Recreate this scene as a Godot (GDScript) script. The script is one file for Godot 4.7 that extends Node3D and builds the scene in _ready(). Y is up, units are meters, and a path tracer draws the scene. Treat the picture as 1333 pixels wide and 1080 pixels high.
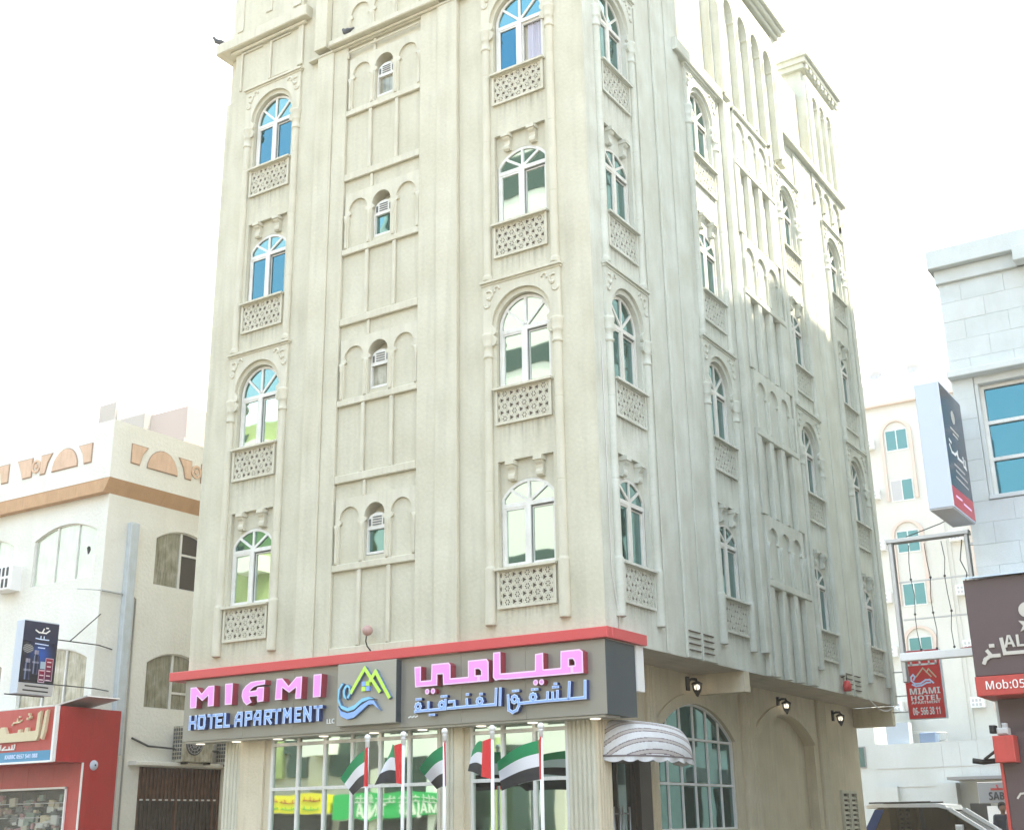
extends Node3D
# A cream corner hotel with carved arches, seen from across the street, with its neighbours.

var M := {}            # materials by name
var names := {}        # top-level names in use
var hotel: Node3D
var FX := Transform3D.IDENTITY                                              # the street front: u to the right, v up, w outwards
var SX := Transform3D(Basis(Vector3.UP, PI / 2), Vector3.ZERO)              # the side front: u runs back along the lane

const FLOOR := 3.19
const BASE := 4.78


func _ready():
	# ---- camera
	var cam := Camera3D.new()
	cam.name = "camera"
	add_child(cam)
	cam.position = Vector3(9.122, 1.442, 16.925)
	cam.basis = Basis.from_euler(Vector3(0.321277, 0.567873, -0.015343))
	cam.fov = 37.48
	cam.near = 0.1
	cam.far = 900.0
	cam.current = true
	# ---- sky, exposure, haze
	var env := Environment.new()
	env.background_mode = Environment.BG_SKY
	env.tonemap_mode = Environment.TONE_MAPPER_LINEAR
	env.tonemap_exposure = 2.95
	env.sdfgi_enabled = true
	env.ssao_enabled = true
	env.ssil_enabled = true
	env.fog_enabled = true
	env.fog_density = 0.0013
	env.fog_light_color = Color(1.0, 0.985, 0.95)
	env.sky = make_sky()
	var we := WorldEnvironment.new()
	we.name = "world_environment"
	we.environment = env
	add_child(we)
	# ---- sun
	var sun := DirectionalLight3D.new()
	sun.name = "sun"
	add_child(sun)
	sun.look_at_from_position(Vector3.ZERO, -Vector3(0.50, 0.86, -0.16), Vector3(0, 0, 1))
	sun.light_color = Color(1.0, 0.95, 0.86)
	sun.light_energy = 1.5
	sun.light_angular_distance = 0.5
	sun.shadow_enabled = true

	make_materials()
	setting()
	build_hotel()
	hotel_sign()
	white_building()
	stone_building()
	far_buildings()
	street_opposite()
	lane_blocks()
	shop_left()
	small_things()
	vehicles_and_people()


# ------------------------------------------------------------------ sky and materials
func make_sky() -> Sky:
	var w := 256
	var h := 128
	var im := Image.create(w, h, false, Image.FORMAT_RGBF)
	var n := FastNoiseLite.new()
	n.seed = 5
	n.frequency = 1.3
	n.fractal_octaves = 4
	for j in h:
		var el := (0.5 - (j + 0.5) / h) * PI
		for i in w:
			var az := (i + 0.5) / w * TAU
			var d := Vector3(sin(az) * cos(el), sin(el), -cos(az) * cos(el))
			var c := Vector3(1.0, 0.985, 0.955)
			var t := smoothstep(-0.12, 0.62, d.z) * smoothstep(0.06, 0.5, d.y)
			var cl := smoothstep(-0.1, 0.45, n.get_noise_3d(d.x * 2.0, d.y * 3.0, d.z * 2.0)) * 0.3
			c = c.lerp(Vector3(0.36, 0.60, 0.90), clampf(t - cl * t, 0.0, 1.0))
			if d.y < 0.0:
				c = c.lerp(Vector3(0.55, 0.50, 0.42), smoothstep(0.0, -0.06, d.y))
			im.set_pixel(i, j, Color(c.x, c.y, c.z))
	var m := PanoramaSkyMaterial.new()
	m.panorama = ImageTexture.create_from_image(im)
	m.energy_multiplier = 1.25
	var s := Sky.new()
	s.sky_material = m
	return s


func lin(r: float, g: float, b: float) -> Color:
	return Color(r, g, b).linear_to_srgb()


func noise_image(freq: float, octaves: int, sd: int, w := 512, h := 512) -> Image:
	var n := FastNoiseLite.new()
	n.seed = sd
	n.frequency = freq
	n.fractal_octaves = octaves
	n.noise_type = FastNoiseLite.TYPE_SIMPLEX_SMOOTH
	var im := n.get_seamless_image(w, h)
	im.convert(Image.FORMAT_L8)
	return im


func wear_texture(mottle: float, streak: float, grain: float, sd: int) -> ImageTexture:
	var a := noise_image(0.008, 4, sd)
	var b := noise_image(0.05, 3, sd + 1, 512, 32)
	b.resize(512, 512, Image.INTERPOLATE_CUBIC)
	var c := noise_image(0.15, 3, sd + 2)
	var da := a.get_data()
	var db := b.get_data()
	var dc := c.get_data()
	var out := PackedByteArray()
	out.resize(512 * 512 * 3)
	for i in 512 * 512:
		var st := maxf(0.0, db[i] / 255.0 - 0.45)
		var v := 1.0 - mottle * (da[i] / 255.0) - streak * st * 1.8 - grain * (dc[i] / 255.0)
		var warm := mottle * 0.25 * (da[i] / 255.0)
		out[i * 3] = int(clampf(v + warm * 0.3, 0.0, 1.0) * 255.0)
		out[i * 3 + 1] = int(clampf(v, 0.0, 1.0) * 255.0)
		out[i * 3 + 2] = int(clampf(v - warm, 0.0, 1.0) * 255.0)
	return ImageTexture.create_from_image(Image.create_from_data(512, 512, false, Image.FORMAT_RGB8, out))


func mat(called: String, c: Color, rough := 0.8, metal := 0.0, tex: Texture2D = null, scale := 0.2, bump: Texture2D = null, bump_scale := 0.3) -> StandardMaterial3D:
	var m := StandardMaterial3D.new()
	m.resource_name = called
	m.albedo_color = c
	m.roughness = rough
	m.metallic = metal
	if tex:
		m.albedo_texture = tex
	if bump:
		m.normal_enabled = true
		m.normal_texture = bump
		m.normal_scale = bump_scale
	if tex or bump:
		m.uv1_triplanar = true
		m.uv1_world_triplanar = true
		m.uv1_scale = Vector3.ONE * scale
	M[called] = m
	return m


func make_materials():
	var soft := wear_texture(0.075, 0.05, 0.04, 11)
	var side := wear_texture(0.10, 0.045, 0.05, 31)
	var dirty := wear_texture(0.28, 0.22, 0.10, 51)
	var calm := wear_texture(0.05, 0.012, 0.03, 91)
	var gi := noise_image(0.12, 4, 71)
	gi.bump_map_to_normal_map(3.0)
	var grain := ImageTexture.create_from_image(gi)
	var wi := noise_image(0.006, 2, 81)
	wi.bump_map_to_normal_map(9.0)
	var wavy := ImageTexture.create_from_image(wi)
	mat("front_plaster", lin(0.615, 0.588, 0.468), 0.92, 0.0, soft, 0.16, grain, 0.10)
	mat("skylit_side_plaster", lin(0.68, 0.70, 0.635), 0.92, 0.0, side, 0.22, grain, 0.10)  # same paint as the front, with cool skylight put into the colour
	mat("trim", lin(0.64, 0.612, 0.495), 0.88, 0.0, soft, 0.3, grain, 0.08)
	mat("lower_plaster", lin(0.70, 0.62, 0.465), 0.9, 0.0, soft, 0.25, grain, 0.25)
	mat("soffit", lin(0.60, 0.54, 0.43), 0.9, 0.0, soft, 0.25)
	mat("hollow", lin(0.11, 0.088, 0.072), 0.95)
	mat("white_frame", lin(0.78, 0.77, 0.73), 0.45, 0.0, soft, 0.6)
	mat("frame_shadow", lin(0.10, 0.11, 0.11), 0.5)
	mat("glass", lin(0.155, 0.29, 0.28), 0.02, 1.0, null, 0.35, wavy, 0.03)
	mat("glass_low", lin(0.075, 0.18, 0.165), 0.02, 1.0, null, 0.3, wavy, 0.012)
	mat("glass_clear", lin(0.44, 0.55, 0.49), 0.02, 1.0, null, 0.3, wavy, 0.012)
	mat("glass_blue", lin(0.05, 0.155, 0.195), 0.03, 1.0, null, 0.3, wavy, 0.03)
	mat("glass_dark", lin(0.10, 0.15, 0.15), 0.03, 0.9)
	mat("curtain", lin(0.55, 0.54, 0.62), 0.95)
	mat("red_trim", lin(0.56, 0.065, 0.07), 0.35)
	mat("board_grey", lin(0.27, 0.26, 0.225), 0.35, 0.25)
	mat("board_light", lin(0.35, 0.34, 0.295), 0.35, 0.2)
	mat("board_dark", lin(0.045, 0.062, 0.075), 0.3, 0.25)
	mat("pink", lin(0.82, 0.30, 0.76), 0.4)
	mat("pink_edge", lin(0.90, 0.62, 0.86), 0.35)
	mat("maroon", lin(0.30, 0.025, 0.05), 0.4)
	mat("sky_blue", lin(0.25, 0.42, 0.86), 0.4)
	mat("pale_blue", lin(0.60, 0.72, 0.95), 0.35)
	mat("navy", lin(0.012, 0.035, 0.16), 0.4)
	mat("lime", lin(0.52, 0.80, 0.10), 0.4)
	mat("slate", lin(0.12, 0.18, 0.28), 0.4)
	mat("cyan", lin(0.22, 0.55, 0.78), 0.4)
	mat("white_paint", lin(0.80, 0.80, 0.78), 0.5)
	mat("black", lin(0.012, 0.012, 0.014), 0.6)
	mat("flag_red", lin(0.60, 0.025, 0.03), 0.85)
	mat("flag_green", lin(0.0, 0.22, 0.075), 0.85)
	mat("flag_white", lin(0.70, 0.71, 0.76), 0.85)
	mat("flag_black", lin(0.018, 0.018, 0.022), 0.85)
	mat("pole_white", lin(0.74, 0.75, 0.76), 0.35, 0.1)
	mat("steel", lin(0.45, 0.46, 0.46), 0.4, 0.7)
	mat("dark_metal", lin(0.03, 0.028, 0.025), 0.45, 0.5)
	mat("awning_cloth", lin(0.78, 0.79, 0.82), 0.95, 0.0, soft, 1.0)
	mat("awning_stripe", lin(0.17, 0.14, 0.15), 0.95)
	mat("awning_band", lin(0.46, 0.42, 0.40), 0.95)
	mat("white_wall", lin(0.82, 0.81, 0.745), 0.9, 0.0, calm, 0.15, grain, 0.2)
	mat("peach", lin(0.76, 0.53, 0.38), 0.85, 0.0, soft, 0.5)
	mat("peach_dark", lin(0.60, 0.37, 0.21), 0.85, 0.0, soft, 0.5)
	mat("joint", lin(0.36, 0.25, 0.19), 0.9)
	mat("dirty_pane", lin(0.50, 0.50, 0.42), 0.18, 0.25, dirty, 0.6)
	mat("green_pane", lin(0.60, 0.68, 0.58), 0.10, 0.25, soft, 0.5)
	mat("pipe_paint", lin(0.58, 0.64, 0.68), 0.6, 0.0, soft, 0.6)
	mat("unit_white", lin(0.62, 0.59, 0.50), 0.6, 0.0, dirty, 0.9)
	mat("grille", lin(0.06, 0.06, 0.06), 0.7)
	mat("rust_shutter", lin(0.20, 0.085, 0.04), 0.75, 0.1, dirty, 1.2)
	mat("dark_mesh", lin(0.09, 0.065, 0.05), 0.8, 0.1, dirty, 1.2)
	mat("shop_red", lin(0.44, 0.018, 0.02), 0.4, 0.0, soft, 0.4)
	mat("shop_red_pale", lin(0.50, 0.055, 0.045), 0.45, 0.0, soft, 0.5)
	mat("cream_letter", lin(0.62, 0.54, 0.36), 0.5)
	mat("strip_blue", lin(0.04, 0.24, 0.42), 0.4)
	mat("poster_navy", lin(0.012, 0.018, 0.055), 0.25)
	mat("stone_a", lin(0.60, 0.635, 0.625), 0.75, 0.0, calm, 0.5, grain, 0.2)
	mat("stone_b", lin(0.585, 0.625, 0.615), 0.75, 0.0, calm, 0.5, grain, 0.2)
	mat("stone_c", lin(0.61, 0.64, 0.625), 0.75, 0.0, calm, 0.5, grain, 0.2)
	mat("stone_joint", lin(0.56, 0.595, 0.585), 0.9)
	mat("brown_board", lin(0.082, 0.052, 0.058), 0.35)
	mat("tin", lin(0.48, 0.58, 0.70), 0.35, 0.4)
	mat("letter_grey", lin(0.50, 0.47, 0.42), 0.4)
	mat("box_white", lin(0.50, 0.56, 0.65), 0.4)
	mat("box_dark", lin(0.018, 0.028, 0.055), 0.25)
	mat("box_red", lin(0.45, 0.03, 0.05), 0.35)
	mat("sign_red", lin(0.62, 0.02, 0.02), 0.35)
	mat("far_cream", lin(0.65, 0.63, 0.57), 0.9, 0.0, calm, 0.05)
	mat("far_white", lin(0.55, 0.585, 0.575), 0.9, 0.0, calm, 0.08)
	mat("far_pink", lin(0.62, 0.49, 0.41), 0.9)
	mat("distant_grey", lin(0.20, 0.195, 0.185), 0.9)
	mat("distant_pink", lin(0.24, 0.19, 0.175), 0.9)
	mat("far_glass", lin(0.05, 0.19, 0.195), 0.15, 0.4)
	mat("far_grey", lin(0.45, 0.44, 0.43), 0.8)
	mat("dull_grey", lin(0.25, 0.25, 0.25), 0.8)
	mat("tank_blue", lin(0.38, 0.44, 0.50), 0.7)
	mat("deep_teal", lin(0.02, 0.09, 0.085), 0.2)
	mat("yellow_board", lin(0.80, 0.70, 0.02), 0.5)
	mat("green_board", lin(0.01, 0.42, 0.10), 0.5)
	mat("lime_wall", lin(0.44, 0.53, 0.25), 0.9, 0.0, soft, 0.1)
	mat("tint_band", lin(0.035, 0.075, 0.065), 0.1, 0.4)
	mat("block_wall", lin(0.74, 0.80, 0.81), 0.9, 0.0, soft, 0.1)
	mat("asphalt", lin(0.055, 0.054, 0.052), 0.9, 0.0, dirty, 0.3, grain, 0.4)
	mat("paving", lin(0.42, 0.39, 0.34), 0.9, 0.0, dirty, 0.5, grain, 0.3)
	mat("sand", lin(0.40, 0.34, 0.26), 0.95, 0.0, dirty, 0.05)
	mat("car_white", lin(0.78, 0.78, 0.77), 0.25)
	mat("sky_reflection_blue", lin(0.015, 0.05, 0.20), 0.25)
	mat("car_glass", lin(0.10, 0.088, 0.065), 0.03, 0.85)
	mat("tyre", lin(0.02, 0.02, 0.02), 0.9)
	mat("skin", lin(0.20, 0.11, 0.07), 0.7)
	mat("hair", lin(0.012, 0.010, 0.010), 0.8)
	mat("shirt_dark", lin(0.03, 0.035, 0.05), 0.9)
	mat("trousers", lin(0.05, 0.05, 0.055), 0.9)
	mat("feather", lin(0.06, 0.065, 0.075), 0.8)
	mat("ball_pink", lin(0.42, 0.27, 0.24), 0.45)
	mat("red_plastic", lin(0.55, 0.03, 0.03), 0.35)
	mat("wire", lin(0.05, 0.05, 0.05), 0.7)
	mat("wire_pale", lin(0.62, 0.60, 0.56), 0.7)
	mat("door_wood", lin(0.035, 0.027, 0.02), 0.5)
	var cp := mat("clear_pane", Color(0.75, 0.82, 0.78, 0.05), 0.05)
	cp.transparency = BaseMaterial3D.TRANSPARENCY_ALPHA
	cp.metallic_specular = 0.15
	var glow := mat("lamp_glow", lin(0.9, 0.88, 0.8), 0.4)
	glow.emission_enabled = true
	glow.emission = Color(1.0, 0.96, 0.88)
	glow.emission_energy_multiplier = 0.55
	var sn := FastNoiseLite.new()
	sn.seed = 17
	sn.frequency = 0.09
	sn.fractal_octaves = 3
	var si := Image.create(128, 64, false, Image.FORMAT_RGBA8)
	for x in 128:
		var run := clampf(sn.get_noise_1d(x) * 1.6 + 0.25, 0.0, 1.0)
		var long := 0.35 + 0.65 * clampf(sn.get_noise_1d(x * 0.6 + 500.0) + 0.5, 0.0, 1.0)
		for y in 64:
			var v := y / 63.0
			var e := minf(1.0, minf(x, 127 - x) / 10.0)
			si.set_pixel(x, y, Color(0.30, 0.25, 0.18, 0.26 * run * e * clampf(1.0 - v / long, 0.0, 1.0)))
	var stain := StandardMaterial3D.new()
	stain.albedo_texture = ImageTexture.create_from_image(si)
	stain.transparency = BaseMaterial3D.TRANSPARENCY_ALPHA
	stain.roughness = 1.0
	stain.metallic_specular = 0.0
	M["stain"] = stain
	for k in ["flag_red", "flag_green", "flag_white", "awning_cloth"]:
		M[k].backlight_enabled = true
		M[k].backlight = (M[k] as StandardMaterial3D).albedo_color.darkened(0.6)


# ------------------------------------------------------------------ shapes
func sb(smooth := false) -> SurfaceTool:
	var s := SurfaceTool.new()
	s.begin(Mesh.PRIMITIVE_TRIANGLES)
	s.set_smooth_group(1 if smooth else -1)
	return s


func tri(s: SurfaceTool, a: Vector3, b: Vector3, c: Vector3):       # counter-clockwise from outside
	s.add_vertex(a)
	s.add_vertex(c)
	s.add_vertex(b)


func quad(s: SurfaceTool, a: Vector3, b: Vector3, c: Vector3, d: Vector3):
	tri(s, a, b, c)
	tri(s, a, c, d)


func box(s: SurfaceTool, x0: float, y0: float, z0: float, x1: float, y1: float, z1: float):
	var p := [Vector3(x0, y0, z0), Vector3(x1, y0, z0), Vector3(x1, y1, z0), Vector3(x0, y1, z0), Vector3(x0, y0, z1), Vector3(x1, y0, z1), Vector3(x1, y1, z1), Vector3(x0, y1, z1)]
	for f in [[4, 5, 6, 7], [1, 0, 3, 2], [5, 1, 2, 6], [0, 4, 7, 3], [7, 6, 2, 3], [0, 1, 5, 4]]:
		quad(s, p[f[0]], p[f[1]], p[f[2]], p[f[3]])


func bevel_box(s: SurfaceTool, x0: float, y0: float, z0: float, x1: float, y1: float, z1: float, e := 0.015):
	var r := func(o: float, z: float): return [Vector3(x0 + o, y0 + o, z), Vector3(x1 - o, y0 + o, z), Vector3(x1 - o, y1 - o, z), Vector3(x0 + o, y1 - o, z)]
	var rings := [r.call(e, z0), r.call(0.0, z0 + e), r.call(0.0, z1 - e), r.call(e, z1)]
	for k in 3:
		for i in 4:
			var j := (i + 1) % 4
			quad(s, rings[k][i], rings[k][j], rings[k + 1][j], rings[k + 1][i])
	quad(s, rings[3][0], rings[3][1], rings[3][2], rings[3][3])
	quad(s, rings[0][1], rings[0][0], rings[0][3], rings[0][2])


func pv(a: Array) -> PackedVector2Array:
	var p := PackedVector2Array()
	for i in range(0, a.size(), 2):
		p.append(Vector2(a[i], a[i + 1]))
	return p


func face(s: SurfaceTool, poly: PackedVector2Array, z: float, flip := false, xf := Transform3D.IDENTITY):
	if Geometry2D.is_polygon_clockwise(poly):
		poly = poly.duplicate()
		poly.reverse()
	var t := Geometry2D.triangulate_polygon(poly)
	for i in range(0, t.size(), 3):
		var a := poly[t[i]]
		var b := poly[t[i + 1]]
		var c := poly[t[i + 2]]
		if ((b - a).cross(c - a) < 0) != flip:
			var q := b
			b = c
			c = q
		tri(s, xf * Vector3(a.x, a.y, z), xf * Vector3(b.x, b.y, z), xf * Vector3(c.x, c.y, z))


func prism(s: SurfaceTool, poly: PackedVector2Array, z0: float, z1: float, xf := Transform3D.IDENTITY):
	if Geometry2D.is_polygon_clockwise(poly):
		poly = poly.duplicate()
		poly.reverse()
	face(s, poly, z1, false, xf)
	face(s, poly, z0, true, xf)
	for i in poly.size():
		var a := poly[i]
		var b := poly[(i + 1) % poly.size()]
		quad(s, xf * Vector3(a.x, a.y, z0), xf * Vector3(b.x, b.y, z0), xf * Vector3(b.x, b.y, z1), xf * Vector3(a.x, a.y, z1))


func strip(s: SurfaceTool, line: PackedVector2Array, z0: float, z1: float):      # wall along a line in the plane
	for i in line.size() - 1:
		quad(s, Vector3(line[i].x, line[i].y, z1), Vector3(line[i].x, line[i].y, z0), Vector3(line[i + 1].x, line[i + 1].y, z0), Vector3(line[i + 1].x, line[i + 1].y, z1))


func ring(s: SurfaceTool, outer: PackedVector2Array, inner: PackedVector2Array, z0: float, z1: float, closed := true):
	var n := outer.size()
	for i in (n if closed else n - 1):
		var j := (i + 1) % n
		var a := Vector3(outer[i].x, outer[i].y, z1)
		var b := Vector3(outer[j].x, outer[j].y, z1)
		var c := Vector3(inner[j].x, inner[j].y, z1)
		var d := Vector3(inner[i].x, inner[i].y, z1)
		var dn := Vector3(0, 0, z0 - z1)
		quad(s, a, b, c, d)
		quad(s, a + dn, b + dn, b, a)
		quad(s, d, c, c + dn, d + dn)


func tube(s: SurfaceTool, pts: Array, r: float, n := 8):
	var prev := []
	var ref := Vector3.UP
	for i in pts.size():
		var d: Vector3 = (pts[mini(i + 1, pts.size() - 1)] - pts[maxi(i - 1, 0)]).normalized()
		if absf(d.dot(ref)) > 0.95:
			ref = Vector3.RIGHT if absf(d.x) < 0.9 else Vector3.BACK
		var u := d.cross(ref).normalized()
		var v := u.cross(d).normalized()
		ref = v
		var ringp := []
		for k in n:
			var a := TAU * k / n
			ringp.append(pts[i] + (u * cos(a) + v * sin(a)) * r)
		if i > 0:
			for k in n:
				var k2 := (k + 1) % n
				quad(s, prev[k2], prev[k], ringp[k], ringp[k2])
		else:
			for k in range(1, n - 1):
				tri(s, ringp[0], ringp[k], ringp[k + 1])
		if i == pts.size() - 1:
			for k in range(1, n - 1):
				tri(s, ringp[0], ringp[k + 1], ringp[k])
		prev = ringp


func lathe(s: SurfaceTool, prof: Array, n := 14, at := Vector3.ZERO, bas := Basis.IDENTITY):
	for i in prof.size() - 1:
		var p: Vector2 = prof[i]
		var q: Vector2 = prof[i + 1]
		for k in n:
			var a := TAU * k / n
			var b := TAU * (k + 1) / n
			var f := func(v: Vector2, t: float): return at + bas * Vector3(v.x * cos(t), v.y, -v.x * sin(t))
			if p.x > 0.0005:
				tri(s, f.call(p, a), f.call(p, b), f.call(q, b))
			if q.x > 0.0005:
				tri(s, f.call(p, a), f.call(q, b), f.call(q, a))


func ball(s: SurfaceTool, at: Vector3, r: float, n := 12):
	var prof := []
	for i in n / 2 + 1:
		var a := -PI / 2 + PI * i / (n / 2)
		prof.append(Vector2(r * cos(a), r * sin(a)))
	lathe(s, prof, n, at)


func done(s: SurfaceTool) -> ArrayMesh:
	s.generate_normals()
	return s.commit()


func inst(called: String, mesh: Mesh, m: Material, parent: Node, xf := Transform3D.IDENTITY) -> MeshInstance3D:
	var o := MeshInstance3D.new()
	o.mesh = mesh
	o.material_override = m
	o.transform = xf
	if parent == self:
		o.name = numbered(called)
		add_child(o)
	else:
		o.name = called
		parent.add_child(o, true)
	return o


func obj(called: String, s: SurfaceTool, m: Material, parent: Node, xf := Transform3D.IDENTITY) -> MeshInstance3D:
	return inst(called, done(s), m, parent, xf)


func numbered(called: String) -> String:
	if not names.has(called):
		names[called] = 0
		return called
	names[called] += 1
	return "%s_%03d" % [called, names[called]]


func tag(o: Node, label: String, category: String, group := "", kind := ""):
	o.set_meta("label", label)
	o.set_meta("category", category)
	if group:
		o.set_meta("group", group)
	if kind:
		o.set_meta("kind", kind)


func thing(called: String, label: String, category: String, at := Vector3.ZERO, group := "") -> Node3D:
	var o := Node3D.new()
	o.name = numbered(called)
	add_child(o)
	o.position = at
	tag(o, label, category, group)
	return o


func at(x: float, y: float, z: float) -> Transform3D:
	return Transform3D(Basis.IDENTITY, Vector3(x, y, z))


func text(called: String, words: String, size: float, depth: float, m: Material, parent: Node, xf: Transform3D, bold := true, stretch := 1.0):
	var t := TextMesh.new()
	var f := SystemFont.new()
	f.font_names = PackedStringArray(["Droid Sans"])
	f.font_weight = 700 if bold else 400
	t.font = f
	t.text = words
	t.font_size = 64
	t.pixel_size = size / 46.0
	t.depth = depth
	t.curve_step = 2.0
	return inst(called, t, m, parent, xf * Transform3D(Basis.IDENTITY.scaled(Vector3(stretch, 1, 1)), Vector3.ZERO))


# strokes with square ends drawn as a raised band
func stroke(s: SurfaceTool, line: Array, w: float, z0: float, z1: float):
	for i in range(0, line.size() - 2, 2):
		var a := Vector2(line[i], line[i + 1])
		var b := Vector2(line[i + 2], line[i + 3])
		var d := (b - a).normalized() * w * 0.5
		var n := Vector2(-d.y, d.x)
		var e := 0.0006 * (i / 2)
		prism(s, PackedVector2Array([a - d - n, b + d - n, b + d + n, a - d + n]), z0, z1 + e)


# a smooth body from tapered capsules [ax, ay, az, ra, bx, by, bz, rb], meshed with surface nets
func blob(caps: Array, cell: float, k := 0.03) -> SurfaceTool:
	var lo := Vector3(1e9, 1e9, 1e9)
	var hi := -lo
	for c in caps:
		for o in [0, 4]:
			var p := Vector3(c[o], c[o + 1], c[o + 2])
			var r: Vector3 = Vector3.ONE * (c[o + 3] + cell * 2.0)
			lo = lo.min(p - r)
			hi = hi.max(p + r)
	var n := Vector3i(((hi - lo) / cell).ceil()) + Vector3i.ONE
	var f := PackedFloat32Array()
	f.resize(n.x * n.y * n.z)
	f.fill(1.0)
	for z in n.z:
		for y in n.y:
			for x in n.x:
				var p := lo + Vector3(x, y, z) * cell
				var d := 1.0
				for c in caps:
					var a := Vector3(c[0], c[1], c[2])
					var ab := Vector3(c[4], c[5], c[6]) - a
					var t := clampf((p - a).dot(ab) / maxf(ab.length_squared(), 1e-6), 0.0, 1.0)
					var e := (p - a - ab * t).length() - lerpf(c[3], c[7], t)
					var hgt := clampf(0.5 + 0.5 * (d - e) / k, 0.0, 1.0)
					d = lerpf(d, e, hgt) - k * hgt * (1.0 - hgt)
				f[(z * n.y + y) * n.x + x] = d
	var s := sb(true)
	var vert := {}
	var step := [1, n.x, n.x * n.y]
	for z in n.z - 1:
		for y in n.y - 1:
			for x in n.x - 1:
				var i := (z * n.y + y) * n.x + x
				var sum := Vector3.ZERO
				var cnt := 0
				for e in [[0, 0, 1, 2], [1, 1, 0, 2], [2, 2, 0, 1]]:
					for q in 4:
						var o: int = (q & 1) * step[e[2]] + (q >> 1) * step[e[3]]
						var v0 := f[i + o]
						var v1: float = f[i + o + step[e[0]]]
						if (v0 < 0.0) != (v1 < 0.0):
							var p := Vector3.ZERO
							p[e[2]] = q & 1
							p[e[3]] = q >> 1
							p[e[0]] = v0 / (v0 - v1)
							sum += p
							cnt += 1
				if cnt:
					vert[i] = lo + (Vector3(x, y, z) + sum / cnt) * cell
	for z in range(1, n.z - 1):
		for y in range(1, n.y - 1):
			for x in range(1, n.x - 1):
				var i := (z * n.y + y) * n.x + x
				for e in [[0, 1, 2], [1, 2, 0], [2, 0, 1]]:
					var inside := f[i] < 0.0
					if inside != (f[i + step[e[0]]] < 0.0):
						var a: int = i - step[e[1]] - step[e[2]]
						var b: int = i - step[e[2]]
						var c: int = i - step[e[1]]
						if inside:
							quad(s, vert[a], vert[b], vert[i], vert[c])
						else:
							quad(s, vert[a], vert[c], vert[i], vert[b])
	return s


# ------------------------------------------------------------------ the setting
func setting():
	var s := sb()
	box(s, -400, -0.6, -400, 400, -0.12, 300)
	tag(obj("ground", s, M.sand, self), "sandy ground the town stands on", "ground", "", "structure")
	s = sb()
	box(s, -120, -0.2, 4.6, 120, -0.105, 21.0)
	box(s, 0.9, -0.2, -45, 4.4, -0.105, 4.6)
	tag(obj("road", s, M.asphalt, self), "asphalt street before the hotel and lane beside it", "road", "", "structure")
	s = sb()
	box(s, -120, -0.2, -30.0, 0.9, 0.02, 4.6)
	box(s, 4.4, -0.2, -30.0, 120, 0.02, 4.6)
	box(s, -120, -0.2, 21.0, 120, 0.02, 40)
	tag(obj("pavement", s, M.paving, self), "kerbed paving round the buildings", "pavement", "", "structure")


# ------------------------------------------------------------------ hotel
func arch_line(hw: float, sill: float, spring: float, rise: float, n := 12) -> PackedVector2Array:   # right half, sill to apex
	var p := PackedVector2Array([Vector2(hw, sill)])
	for i in n + 1:
		var a := PI / 2 * i / n
		p.append(Vector2(hw * cos(a), spring + rise * sin(a)))
	p[p.size() - 1].x = 0.0
	return p


func segment_line(hw: float, sill: float, spring: float, rise: float, n := 12) -> PackedVector2Array:
	var r := (hw * hw + rise * rise) / (2.0 * rise)
	var a0 := asin(clampf(hw / r, -1.0, 1.0))
	var p := PackedVector2Array([Vector2(hw, sill)])
	for i in n + 1:
		var a := a0 * (1.0 - float(i) / n)
		p.append(Vector2(r * sin(a), spring + rise - r + r * cos(a)))
	return p


# a wall face u0..u1, v0..v1 at depth w with an opening whose right half is `line` about centre c, and its reveals
func wall_cell(s: SurfaceTool, c: float, u0: float, u1: float, v0: float, v1: float, line: PackedVector2Array, w: float, depth: float):
	for side in [1.0, -1.0]:
		var e: float = u1 if side > 0 else u0
		var p := PackedVector2Array()
		var open := line[0].y <= v0 + 0.0005
		if not open:
			p.append(Vector2(c, v0))
		p.append(Vector2(e, v0))
		p.append(Vector2(e, v1))
		p.append(Vector2(c, v1))
		for i in range(line.size() - 1, -1, -1):
			p.append(Vector2(c + side * line[i].x, line[i].y))
		if not open:
			p.append(Vector2(c, line[0].y))
		face(s, p, w)
		var l := PackedVector2Array()
		if not open:
			l.append(Vector2(c, line[0].y))
		for q in line:
			l.append(Vector2(c + side * q.x, q.y))
		if side < 0:
			l.reverse()
		strip(s, l, w - depth, w)


func rect(s: SurfaceTool, u0: float, v0: float, u1: float, v1: float, w := 0.0):
	quad(s, Vector3(u0, v0, w), Vector3(u1, v0, w), Vector3(u1, v1, w), Vector3(u0, v1, w))


func mirrored(half: PackedVector2Array) -> PackedVector2Array:      # closed outline from a right half (sill to apex)
	var p := PackedVector2Array()
	for q in half:
		p.append(q)
	for i in range(half.size() - 2, -1, -1):
		p.append(Vector2(-half[i].x, half[i].y))
	return p


var win_parts := {}


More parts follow.
